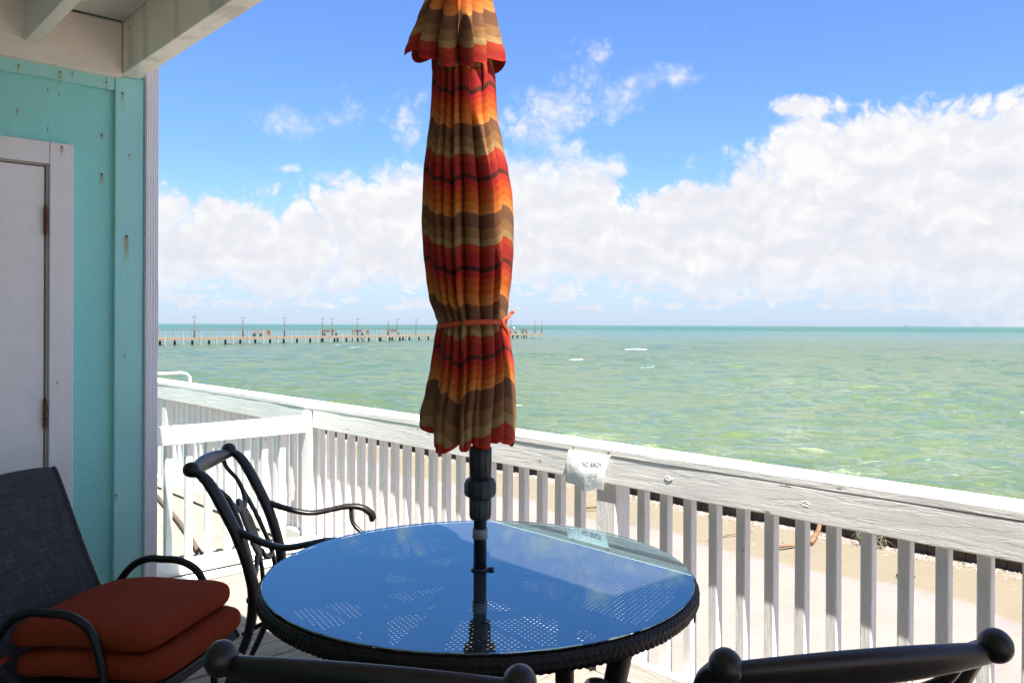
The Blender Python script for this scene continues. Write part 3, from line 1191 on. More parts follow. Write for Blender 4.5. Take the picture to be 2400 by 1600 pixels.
# ------------------------------------------------------------------ umbrella
def build_umbrella():
    u = empty('patio_umbrella', (TX, TY, 0), label='closed orange red and tan striped patio umbrella standing through the table', cat='umbrella')
    rx, ry = .740, -.673            # picture-right in plan
    fx, fy = .673, .740

    def centre(z):
        """the upper pole leans a little to the left"""
        k = max(0, z - 1.05)
        s = -.030 * k - .010
        return s * rx, s * ry
    # pole and fittings
    bm = bmesh.new()
    lathe(bm, [(.019, .05), (.019, 1.02), (.018, 1.12)], 24)
    link('pole', bm_me('pole', bm, M['black_pole']), u)
    c1, c2 = centre(1.1), centre(2.62)
    tube('upper_pole', [(c1[0] * .2, c1[1] * .2, 1.08, .017), (c1[0], c1[1], 1.2, .017), (c2[0], c2[1], 2.62, .017)], M['black_pole'], u, 4, 14)
    bm = bmesh.new()
    lathe(bm, [(.030, .990), (.032, .992), (.0335, 1.04), (.033, 1.075), (.028, 1.079)], 72, ribs=10, ribd=.0042, ribz=(.9925, 1.07))
    lathe(bm, [(.032, .930), (.044, .937), (.0475, .946), (.0475, .972), (.043, .983), (.032, .990)], 12, smooth=False)
    lathe(bm, [(.026, .868), (.030, .872), (.032, .880), (.0325, .928), (.030, .930)], 72, ribs=10, ribd=.0042, ribz=(.873, .927))
    link('tilt_collar', bm_me('tilt_collar', bm, M['black_plastic']), u)
    bm = bmesh.new()
    lathe(bm, [(.0205, .812), (.0222, .813), (.0222, .840), (.0205, .841)], 28)
    link('grey_collar', bm_me('grey_collar', bm, M['grey_collar']), u)
    bm = bmesh.new()
    lathe(bm, [(.0195, .7205), (.0255, .7205), (.0265, .7235), (.0225, .7265), (.0195, .727)], 28)
    ball(bm, (.032 * rx, .032 * ry, .7245), .011, .011, .004)
    link('hole_ring', bm_me('hole_ring', bm, M['black_plastic']), u)
    bm = bmesh.new()
    lathe(bm, [(.24, 0.001), (.245, .02), (.235, .05), (.06, .075), (.03, .09), (.028, .34), (.0195, .345)], 40)
    link('base', bm_me('base', bm, M['black_plastic']), u)

    def interp(tab, z):
        for (z0, *a), (z1, *b) in zip(tab, tab[1:]):
            if z0 <= z <= z1:
                f = (z - z0) / (z1 - z0)
                f = f * f * (3 - 2 * f) * .5 + f * .5
                return [p + (q - p) * f for p, q in zip(a, b)]
        return list(tab[0][1:]) if z < tab[0][0] else list(tab[-1][1:])

    # main canopy: (height, left, right) of its outline as seen from the seat by the door
    z_of = lambda py: 1.433 - (py - 761) / 805
    x_of = lambda px: (px - 1127) / 805
    prof = [(z_of(py), x_of(a), x_of(b)) for py, a, b in (
        (1045, 985, 1207), (1010, 984, 1210), (970, 984, 1211), (920, 997, 1209), (860, 1009, 1206), (800, 1017, 1197), (772, 1022, 1190), (757, 1026, 1187),
        (742, 1020, 1189), (700, 1005, 1193), (650, 998, 1199), (590, 991, 1203), (520, 987, 1203), (460, 989, 1200), (400, 991, 1190), (340, 998, 1177),
        (275, 1006, 1164), (220, 1009, 1161), (182, 1010, 1159), (140, 1015, 1150), (100, 1025, 1140))]
    nt, nz = 560, 230
    z0, z1 = prof[0][0], prof[-1][0]

    def pleats(n, seed):
        q = random.Random(seed)
        w = [q.uniform(.55, 1.5) for _ in range(n)]
        t = sum(w)
        b, acc = [], 0
        for x in w:
            b.append(acc / t * 2 * math.pi)
            acc += x
        b.append(2 * math.pi)
        return b, [q.uniform(.55, 1.0) for _ in range(n)], [q.uniform(-1, 1) for _ in range(n)], q

    def find(b, th):
        for i in range(len(b) - 1):
            if th < b[i + 1]:
                return i, (th - b[i]) / (b[i + 1] - b[i])
        return len(b) - 2, 1.0

    def lobe(u, p=2.3, e=.62):
        return max(0.0, 1 - abs(2 * u - 1) ** p) ** e
    PB, PH, PC, _ = pleats(17, 11)
    QB, QH, QC, _ = pleats(9, 5)
    V, F, SV, HV = [], [], [], []
    for j in range(nz + 1):
        g = j / nz
        for i in range(nt):
            th = 2 * math.pi * i / nt
            k2, u2 = find(QB, (th + .04 * math.sin(2 * th)) % (2 * math.pi))
            # hem hangs unevenly in lobes
            e1 = math.cos(th)
            droop = .026 * lobe(u2, 2, .8) * QH[k2] - .070 * max(0, -e1) ** 4 - .018 * max(0, e1) ** 4 + .010 * math.sin(th * 2 + .7) + .014 * mnoise.noise(Vector((math.cos(th) * 2, math.sin(th) * 2, 3)))
            zb = z0 + .014 - droop
            z = zb + (z1 - zb) * g
            L, Rr = interp(prof, max(z0, min(z1, z)))
            c = (L + Rr) / 2
            w = (Rr - L) / 2
            tie = math.exp(-((z - 1.437) / .05) ** 2)
            low = max(0, min(1, (1.42 - z) / .28))
            top = max(0, min(1, (z - 1.95) / .25))
            tw = (th + .07 * math.sin(2 * th + z * 2.1) + .05 * math.sin(3 * th + z * 4.3 + 1) + .05 * low * math.sin(5 * th)) % (2 * math.pi)
            k1, u1 = find(PB, tw)
            f1 = lobe(u1) * PH[k1]
            f2 = lobe(u2, 2.2, .7) * QH[k2]
            fold = (1 - .75 * low) * f1 + .75 * low * f2
            amp = .42 + .08 * low + .03 * top - .04 * tie
            r = w * (1.07 - amp * (1 - fold))
            r *= 1 + .035 * mnoise.noise(Vector((math.cos(th) * 1.5, math.sin(th) * 1.5, z * 4))) + .012 * mnoise.noise(Vector((math.cos(th) * 5, math.sin(th) * 5, z * 14)))
            edge = abs(e1) ** 10
            r = r * (1 - edge) + w * edge
            a = r * math.cos(th) + c * 1.0
            b = r * math.sin(th) * .92
            V.append((a * rx + b * fx, a * ry + b * fy, z))
            c0, c1 = PC[k1], PC[(k1 + 1) % len(PC)]
            d0, d1 = QC[k2], QC[(k2 + 1) % len(QC)]
            sft = (.020 + .004 * low) * (c0 + (c1 - c0) * u1) + .046 * low * (d0 + (d1 - d0) * u2) + .010 * math.sin(th * 3 + 1)
            # stripe phase 0 = top of the brown band; the pattern repeats every .254 m down the cloth
            zz = z + sft + .0035 * mnoise.noise(Vector((math.cos(th) * 9, math.sin(th) * 9, z * 9)))
            SV.append(20 - (zz - 2.004) / .254 if zz > 1.235 else 23.028 + (1.235 - zz) / .254 * .58)
            HV.append(1.0 if (z - zb) < .011 else 0.0)
    for j in range(nz):
        for i in range(nt):
            a = j * nt + i
            b = j * nt + (i + 1) % nt
            F.append((a, b, b + nt, a + nt))
    me = mesh('canopy', V, F, M['canopy'], True)
    for nm, vals in (('stripe', SV), ('hem', HV)):
        at = me.attributes.new(nm, 'FLOAT', 'POINT')
        at.data.foreach_set('value', vals)
    can = link('canopy', me, u)

    # upper tier that flares over the neck
    prof2 = [(z_of(py), x_of(a), x_of(b)) for py, a, b in (
        (168, 944, 1186), (150, 944, 1185), (125, 946, 1182), (100, 955, 1175), (50, 975, 1163), (0, 994, 1151), (-80, 1022, 1132), (-160, 1048, 1112), (-200, 1062, 1092))]
    nt, nz = 400, 110
    VB, VH, VC, _ = pleats(10, 23)
    z0, z1 = prof2[0][0], prof2[-1][0]
    V, F, SV, HV = [], [], [], []
    for j in range(nz + 1):
        g = j / nz
        for i in range(nt):
            th = 2 * math.pi * i / nt
            e1 = math.cos(th)
            k2, u2 = find(VB, (th + .03 * math.sin(th)) % (2 * math.pi))
            f1 = lobe(u2, 2.2, .75) * VH[k2]
            # hem: high at the left and right tips, sagging lobes towards the viewer
            zb = z0 + .060 * max(0, -e1) ** 2 + .030 * max(0, e1) ** 2 + .012 - .052 * f1 * (1 - .3 * abs(e1))
            z = zb + (z1 - zb) * g
            L, Rr = interp(prof2, max(z0, min(z1, z)))
            c = (L + Rr) / 2
            w = (Rr - L) / 2
            q = (1 - g) ** 1.1
            amp = .16 + .50 * q
            r = w * (1.04 - amp * (1 - f1))
            edge = abs(e1) ** 8
            r = r * (1 - edge) + w * edge
            a = r * math.cos(th) + c
            b = r * math.sin(th) * .95
            V.append((a * rx + b * fx, a * ry + b * fy, z))
            d0, d1 = VC[k2], VC[(k2 + 1) % len(VC)]
            SV.append(20.53 - ((z - zb) * .92 + .02 * (d0 + (d1 - d0) * u2) * (1 - q)) / .254)
            HV.append(1.0 if (z - zb) < .006 else 0.0)
    for j in range(nz):
        for i in range(nt):
            a = j * nt + i
            b = j * nt + (i + 1) % nt
            F.append((a, b, b + nt, a + nt))
    me = mesh('top_vent', V, F, M['canopy'], True)
    for nm, vals in (('stripe', SV), ('hem', HV)):
        at = me.attributes.new(nm, 'FLOAT', 'POINT')
        at.data.foreach_set('value', vals)
    tv = link('top_vent', me, u)
    bm = bmesh.new()
    c2 = centre(2.64)
    ball(bm, (c2[0], c2[1], 2.655), .022, .022, .035)
    link('finial', bm_me('finial', bm, M['black_plastic']), u)
    # tie strap with a loose end
    bm = bmesh.new()
    L, Rr = interp(prof, 1.437)
    c, w = (L + Rr) / 2, (Rr - L) / 2 * 1.015
    pts = []
    for k in range(61):
        th = 2 * math.pi * k / 60
        a = w * math.cos(th) + c
        b = w * .92 * math.sin(th)
        z = 1.437 + .008 * math.cos(th) + .002 * math.sin(th * 3)
        pts.append((a * rx + b * fx, a * ry + b * fy, z, .0022, .0075))
    sweep(bm, pts, 1, 8, cap=False)
    link('tie_strap', bm_me('tie_strap', bm, M['strap']), u)
    a = w + c
    e = lambda s, f, z: ((a + s) * rx - f * fx, (a + s) * ry - f * fy, z)
    for pts in ([e(-.02, .04, 1.445), e(.004, .03, 1.455), e(.008, .02, 1.464), e(.020, .02, 1.472)],
                [e(-.015, .045, 1.44), e(.004, .035, 1.41), e(.004, .030, 1.37), e(.006, .028, 1.32), e(.008, .028, 1.29)]):
        bm = bmesh.new()
        sweep(bm, [(*p, .0050, .0012) for p in pts], 5, 8, up=(fx, fy, 0))
        link('strap_end', bm_me('strap_end', bm, M['strap']), u)


build_umbrella()


# ------------------------------------------------------------------ cast metal armchairs
def build_cast_chair():
    c = empty('patio_armchair', (0, 0, 0))
    # local: +x forward, +y to the sitter's left, z up
    stile = [(-.198, .894), (-.170, .882), (-.140, .850), (-.097, .776), (-.039, .657), (.003, .531), (.019, .442), (.012, .354), (-.008, .27), (-.07, .12), (-.12, .012)]
    lat = [.238, .238, .238, .236, .234, .232, .23, .232, .242, .270, .286]
    rad = [.017, .020, .0235, .025, .0245, .024, .025, .022, .019, .016, .014]

    def st(h):
        for (a, b) in zip(stile, stile[1:]):
            if b[1] <= h <= a[1]:
                f = (h - b[1]) / (a[1] - b[1])
                return b[0] + (a[0] - b[0]) * f
        return stile[0][0]
    for s in (1, -1):
        bm = bmesh.new()
        sweep(bm, [(x, s * y, z, r * .85, r * 1.15) for (x, z), y, r in zip(stile, lat, rad)], 4, 14, up=(0, 1, 0))
        # scrolled knob at the top
        ball(bm, (-.203, s * .240, .902), .030, .0260, .0285, 20, 14)
        ball(bm, (-.127, s * .288, .011), .016, .016, .011)
        link('rear_leg', bm_me('rear_leg', bm, M['cast']), c)
        bm = bmesh.new()
        arm = [(st(.685), .235, .685, .012, .013), (.02, .252, .655, .015, .012), (.09, .268, .632, .018, .011), (.15, .278, .626, .020, .011), (.23, .284, .640, .020, .011),
               (.29, .286, .650, .021, .012), (.345, .286, .645, .021, .013), (.385, .286, .620, .018, .015), (.395, .286, .594, .015, .016)]
        sweep(bm, [(x, s * y, z, a, b) for x, y, z, a, b in arm], 5, 14, up=(0, 0, 1), power=2.6)
        ball(bm, (.391, s * .286, .593), .012, .014, .012)
        link('arm', bm_me('arm', bm, M['cast']), c)
        bm = bmesh.new()
        sweep(bm, [(.300, s * .284, .642, .009, .011), (.312, s * .270, .58, .009, .011), (.365, s * .250, .53, .010, .012), (.405, s * .235, .45, .012, .014)], 5, 10, up=(0, 1, 0))
        link('arm_support', bm_me('arm_support', bm, M['cast']), c)
        bm = bmesh.new()
        sweep(bm, [(.405, s * .225, .44, .018, .018), (.425, s * .232, .34, .015, .015), (.42, s * .245, .18, .012, .012), (.445, s * .262, .03, .011, .011), (.455, s * .266, .010, .015, .015)], 5, 12, up=(0, 1, 0))
        link('front_leg', bm_me('front_leg', bm, M['cast']), c)
    # bowed top rail
    bm = bmesh.new()
    rows = []
    for k in range(13):
        v = -1 + 2 * k / 12
        bow = 1 - v * v
        rows.append((-.197 - .024 * bow, .232 * v, .888 + .004 * bow, .014 + .004 * bow, .017 + .014 * bow))
    sweep(bm, rows, 3, 14, up=(-.35, 0, 1), power=2.6)
    link('top_rail', bm_me('top_rail', bm, M['cast']), c)

    def bk(y, h, bowk=.02):
        """a point on the plane of the back"""
        k = 1 - (y / .235) ** 2
        f = max(0, min(1, (h - .79) / .085))
        return ((st(h) - bowk * k) * (1 - f) + (-.197 - .024 * k) * f, y, h)
    # splat: curved bars meeting a pierced oval plate
    bars = []
    for s in (1, -1):
        bars += [[(s * .172, .888), (s * .155, .845), (s * .122, .80), (s * .095, .765)],
                 [(s * .095, .765), (s * .078, .735), (s * .052, .715), (s * .015, .712)],
                 [(s * .095, .765), (s * .110, .68), (s * .132, .58), (s * .152, .50), (s * .165, .43)],
                 [(s * .040, .53), (s * .075, .50), (s * .115, .488), (s * .155, .49)]]
    bm = bmesh.new()
    for b in bars:
        sweep(bm, [(*bk(y, h), .0135, .0085) for y, h in b], 5, 10, up=(1, 0, .3))
    link('back_bars', bm_me('back_bars', bm, M['cast']), c)
    bm = bmesh.new()
    sweep(bm, [(*bk(0, h), w, .007) for h, w in ((.745, .012), (.725, .036), (.68, .052), (.62, .058), (.57, .052), (.535, .036), (.515, .018), (.47, .014), (.425, .014))], 4, 14, up=(1, 0, .35), power=3)
    link('back_splat', bm_me('back_splat', bm, M['cast']), c)
    # dished seat with a rolled edge
    V, F = [], []
    n = 22
    for lay in (0, 1):
        for j in range(n + 1):
            for i in range(n + 1):
                u, v = i / n, j / n * 2 - 1
                x = .0 + .435 * u
                half = .212 + .025 * u
                cx = 1 - .10 * (abs(v) ** 4) * (1 if u > .5 else .2)
                y = v * half
                z = .438 - .020 * (1 - v * v) * math.sin(u * math.pi) + (-.012 if u > .93 else 0)
                V.append((x * cx, y, z - (.022 if lay else 0)))
    m_ = (n + 1) ** 2
    for j in range(n):
        for i in range(n):
            a = j * (n + 1) + i
            F.append((a, a + 1, a + n + 2, a + n + 1))
            F.append((m_ + a, m_ + a + n + 1, m_ + a + n + 2, m_ + a + 1))
    edge = [i for i in range(n + 1)] + [j * (n + 1) + n for j in range(1, n + 1)] + [n * (n + 1) + i for i in range(n - 1, -1, -1)] + [j * (n + 1) for j in range(n - 1, 0, -1)]
    for a, b in zip(edge, edge[1:] + edge[:1]):
        F.append((a, m_ + a, m_ + b, b))
    link('seat', mesh('seat', V, F, M['cast'], False), c)
    bm = bmesh.new()
    sweep(bm, [(.43, -.225, .425, .012, .014), (.445, 0, .425, .012, .016), (.43, .225, .425, .012, .014)], 6, 10)
    sweep(bm, [(.0, -.225, .42, .010, .014), (.0, .225, .42, .010, .014)], 2, 10)
    link('seat_rail', bm_me('seat_rail', bm, M['cast']), c)
    for s in (1, -1):
        bm = bmesh.new()
        sweep(bm, [(-.02, s * .235, .30, .008, .009), (.12, s * .225, .37, .008, .009), (.22, s * .225, .40, .008, .009), (.41, s * .235, .33, .008, .009)], 5, 8, up=(0, 1, 0))
        link('side_brace', bm_me('side_brace', bm, M['cast']), c)
    return c


chairA = build_cast_chair()
chair_spots = [((1.466, 3.057), -38.9, 'black cast metal armchair behind the table, side on before the short railing'),
               ((.848, 1.207), 37.0, 'black cast metal armchair in the foreground nearest the camera, left of the umbrella pole'),
               ((1.423, .773), 58.4, 'black cast metal armchair at the lower right before the sea railing')]
for i, ((x, y), a, lab) in enumerate(chair_spots):
    o = chairA if i == 0 else copy_tree(chairA)
    o.location = (x, y, .0015)
    o.rotation_euler = (0, 0, R(a))
    tag(o, lab, 'chair', 'cast metal armchairs round the table')


# ------------------------------------------------------------------ sling chair and its cushions
def build_sling():
    c = empty('sling_chair', (.710, 2.883, .0015), R(-52.7), label='dark mesh sling armchair with curved black tube arms by the teal wall', cat='chair')
    prof = [(-.262, .905), (-.250, .925), (-.235, .905), (-.190, .80), (-.140, .68), (-.085, .56), (-.03, .455), (.03, .40), (.12, .392), (.25, .402), (.38, .415), (.44, .405), (.46, .38)]
    pts = crom([(x, z) for x, z in prof], 6)
    V, F = [], []
    n = 16
    for (x, z) in pts:
        for i in range(n + 1):
            v = -1 + 2 * i / n
            sag = .012 * (1 - v * v)
            V.append((x - sag * (.6 if z > .45 else 0), v * .248, z - (sag if z <= .45 else 0) + (.012 * (1 - abs(v) ** 3) if z > .89 else 0)))
    for j in range(len(pts) - 1):
        for i in range(n):
            a = j * (n + 1) + i
            F.append((a, a + 1, a + n + 2, a + n + 1))
    sl = link('sling', mesh('sling', V, F, M['sling'], True), c)
    so = sl.modifiers.new('cloth', 'SOLIDIFY')
    so.thickness = .002
    for s in (1, -1):
        bm = bmesh.new()
        sweep(bm, [(x - .004, s * .256, z - .004, .0125, .0125) for x, z in prof[1:]], 5, 12, up=(0, 1, 0))
        link('side_frame', bm_me('side_frame', bm, M['tube']), c)
        bm = bmesh.new()
        sweep(bm, [(-.06, s * .262, .42, .0125, .0125), (-.02, s * .27, .50, .0125, .0125), (.045, s * .272, .585, .0125, .0125), (.11, s * .272, .618, .0125, .0125), (.17, s * .272, .620, .0125, .0125),
                   (.235, s * .272, .618, .0125, .0125), (.30, s * .272, .585, .0125, .0125), (.335, s * .272, .51, .0125, .0125), (.350, s * .272, .40, .0125, .0125), (.365, s * .272, .20, .0125, .0125), (.38, s * .272, .013, .0125, .0125)], 5, 12, up=(0, 1, 0))
        link('arm', bm_me('arm', bm, M['tube']), c)
        bm = bmesh.new()
        sweep(bm, [(.12, s * .262, .395, .0125, .0125), (.02, s * .268, .28, .0125, .0125), (-.10, s * .27, .013, .0125, .0125)], 4, 12, up=(0, 1, 0))
        link('rear_leg', bm_me('rear_leg', bm, M['tube']), c)
    for x, z in ((.44, .39), (-.02, .40)):
        tube('cross_bar', [(x, -.255, z, .011), (x, 0, z - .004, .011), (x, .255, z, .011)], M['tube'], c, 3, 10)

    def cushion(name, f0, f1, half, z0, z1, label):
        V, F = [], []
        nu, nv = 34, 30
        T = (z1 - z0) / 2
        for side in (1, -1):
            for j in range(nv + 1):
                for i in range(nu + 1):
                    a, b = math.sin((-1 + 2 * i / nu) * math.pi / 2), math.sin((-1 + 2 * j / nv) * math.pi / 2)
                    # squarish outline with soft corners, waisted at the sides
                    k = (abs(a) ** 9 + abs(b) ** 9) ** (1 / 9)
                    e = max(abs(a), abs(b))
                    sc = (e / k) if k > 0 else 1
                    ua, ub = a * sc, b * sc
                    x = (f0 + f1) / 2 + ua * (f1 - f0) / 2
                    y = ub * half * (1 - .03 * (1 - ua * ua))
                    hgt = max(0, 1 - e ** 14) ** .42
                    pil = .012 * (1 - ua * ua) * (1 - ub * ub)
                    wr = .004 * mnoise.noise(Vector((x * 9, y * 9, z0 * 20 + side)))
                    z = (z0 + z1) / 2 + side * (T * hgt + pil * (1 if side > 0 else .2) + wr * hgt)
                    # follows the dip of the seat at the back
                    z += -.020 * max(0, -ua) ** 2
                    V.append((x, y, z))
        m_ = (nu + 1) * (nv + 1)
        for j in range(nv):
            for i in range(nu):
                a = j * (nu + 1) + i
                F.append((a, a + 1, a + nu + 2, a + nu + 1))
                F.append((m_ + a, m_ + a + nu + 1, m_ + a + nu + 2, m_ + a + 1))
        me = mesh(name, V, F, M['cushion'], True)
        bm = bmesh.new()
        bm.from_mesh(me)
        bmesh.ops.remove_doubles(bm, verts=bm.verts, dist=.0006)
        bm.to_mesh(me)
        bm.free()
        me.materials.clear()
        me.materials.append(M['cushion'])
        o = link(name, me, None, (.710, 2.883, .0015), R(-52.7))
        return tag(o, label, 'cushion', 'orange seat cushions on the sling chair')
    cushion('seat_cushion', .015, .500, .248, .420, .500, 'orange seat cushion, lower of two stacked on the dark sling chair')
    cu = cushion('seat_cushion', -.005, .462, .244, .502, .580, 'orange seat cushion, upper of two stacked on the dark sling chair')
    bm = bmesh.new()
    sweep(bm, [(.01, -.235, .47, .008, .002), (-.015, -.262, .44, .009, .002), (-.02, -.285, .38, .009, .002), (.01, -.288, .33, .010, .002)], 4, 6, up=(0, 1, 0))
    sweep(bm, [(.01, -.235, .47, .008, .002), (-.045, -.262, .43, .009, .002), (-.08, -.285, .39, .009, .002), (-.11, -.288, .35, .012, .002)], 4, 6, up=(0, 1, 0))
    lk = link('tie_ribbons', bm_me('tie_ribbons', bm, M['cushion']), cu)


build_sling()


# ------------------------------------------------------------------ beach: sea wall, shells, sticks
def build_beach():
    w = empty('sea_wall', (9.62, 0, -1.1), label='low dark timber sea wall at the edge of the beach', cat='wall')
    w.location = (0, 0, 0)
    plk = box_me('plank', .05, .192, .62, M['timber'], .006, wob=.004, cuts=3, axis=2)
    y = -4.0
    while y < 44:
        o = link('plank', plk, w, (9.66 + rnd.uniform(-.006, .006), y, -1.5 + rnd.uniform(-.015, .015)))
        y += .20
    for a in range(-4, 44, 6):
        boxw('wale', 9.570, 9.632, a, a + 5.99, -.99, -.87, M['timber_top'], w, .008, wob=.006, cuts=20, axis=1)
        boxw('cap_board', 9.60, 9.80, a, a + 5.99, -.862, -.815, M['timber_top'], w, .006)
    # crushed shells along its foot, thinning out over the sand
    rs = np.random.RandomState(3)
    V, F = [], []

    def add(x, y, s):
        z = -1.1 + .05 * mnoise.noise(Vector((x * .7, y * .7, 0))) + .018 * mnoise.noise(Vector((x * 3, y * 3, 4))) + s * .25
        b = len(V)
        a0 = rs.rand() * 6.28
        tx, ty = rs.randn() * .35, rs.randn() * .35
        for k in range(5):
            a = a0 + k * 1.2566
            rr = s * (.7 + .5 * rs.rand())
            dx, dy = rr * math.cos(a), rr * math.sin(a) * .8
            V.append((x + dx, y + dy, z + dx * tx + dy * ty))
        V.append((x, y, z + s * .5))
        for k in range(5):
            F.append((b + k, b + (k + 1) % 5, b + 5))
    for q in range(17000):
        y = -2 + 30 * rs.rand()
        add(9.60 - abs(rs.randn()) * .15, y, .004 + .012 * rs.rand() ** 2)
    for q in range(1500):
        add(3 + 6.4 * rs.rand(), -1 + 22 * rs.rand(), .004 + .009 * rs.rand() ** 2)
    tag(link('shells', mesh('shells', V, F, M['shell'])), 'broken white shells strewn along the foot of the sea wall', kind='stuff')

    def stick(pts, r, label, name='driftwood_stick'):
        bm = bmesh.new()
        n = len(pts)
        sweep(bm, [(x, y, z, r * (1 - .6 * i / n), r * (1 - .6 * i / n) * .8) for i, (x, y, z) in enumerate(pts)], 4, 7)
        o = link(name, bm_me(name, bm, M['stick']))
        tag(o, label, 'stick', 'dry sticks on the beach')
    stick([(8.95, 4.73, -1.07), (9.2, 4.80, -1.05), (9.5, 4.9, -1.0), (9.62, 4.97, -.82)], .040, 'thick brown driftwood stick leaning against the sea wall')
    stick([(8.45, 4.93, -1.085), (8.6, 4.86, -1.06), (8.78, 4.80, -1.08)], .022, 'short tan forked driftwood stick lying on the wet sand')
    stick([(8.42, 4.98, -1.085), (8.62, 4.93, -1.075), (8.80, 4.78, -1.085)], .014, 'thin tan twig crossing the short forked stick on the sand')
    stick([(8.10, 5.66, -1.085), (8.25, 5.60, -1.08), (8.55, 5.60, -1.08), (9.0, 5.5, -1.08)], .012, 'long thin dark twig lying across the edge of the wet sand')
    stick([(8.35, 7.72, -1.07), (8.5, 7.55, -1.05), (8.62, 7.45, -1.07)], .024, 'small brown stick lying far along the beach behind the railing post')
    stick([(8.5, 3.55, -1.08), (8.58, 3.5, -1.07), (8.62, 3.42, -1.08)], .022, 'stubby brown bit of driftwood near the right end of the sea wall')
    # dried palm tuft
    bm = bmesh.new()
    for q in range(60):
        a = rs.rand() * 6.28
        L = .10 + .16 * rs.rand()
        bx, by = 9.45 + rs.randn() * .03, 4.25 + rs.randn() * .06
        hz = .06 + .10 * rs.rand()
        p0 = Vector((bx, by, -1.09))
        p2 = p0 + Vector((math.cos(a) * L * .6, math.sin(a) * L, hz * .3))
        p1 = (p0 + p2) / 2 + Vector((0, 0, hz))
        sweep(bm, [(*p0, .006, .002), (*p1, .005, .002), (*p2, .001, .001)], 3, 4)
    tag(link('dry_grass', bm_me('dry_grass', bm, M['drygrass'])), 'tuft of dried grass caught against the sea wall', 'grass tuft')


build_beach()


# white tube handrail of the steps beyond the sea railing
def build_handrail():
    g = empty('handrail', (0, 0, 0), label='white bent tube handrail standing beyond the far end of the sea railing', cat='handrail')
    x1, y = 3.42, 8.9
    tube('tube', [(2.2, y, .896, .017), (2.6, y, .90, .017), (3.2, y, .905, .017), (3.34, y, .903, .017), (3.40, y, .87, .017), (3.42, y, .78, .017), (3.42, y, .2, .017), (3.42, y, -1.08, .017)], M['rail_metal'], g, 5, 10)
    tube('tube', [(3.05, y + .0, .89, .013), (3.05, y, .4, .013), (3.05, y, -1.08, .013)], M['rail_metal'], g, 2, 10)


build_handrail()

# wooden pole lying on the deck beyond the short railing
o = tube('wooden_pole', [(1.98, 4.95, .022, .016), (2.2, 5.9, .024, .016), (2.40, 6.95, .026, .015)], M['pier_rust'], None, 3, 12)
tag(o, 'long round brown wooden pole lying on the deck beyond the short railing', 'pole')


# ------------------------------------------------------------------ fishing pier
PX0, PZ0, PDX, PDZ = -49.0, 113.6, .556, .831        # across / ahead of the lens, metres


def pier_pt(s, off=0.0):
    """s metres along the pier, off metres to its landward side"""
    X = PX0 + PDX * s + PDZ * off
    Zz = PZ0 + PDZ * s - PDX * off
    return .740 * X + .673 * Zz, -.673 * X + .740 * Zz


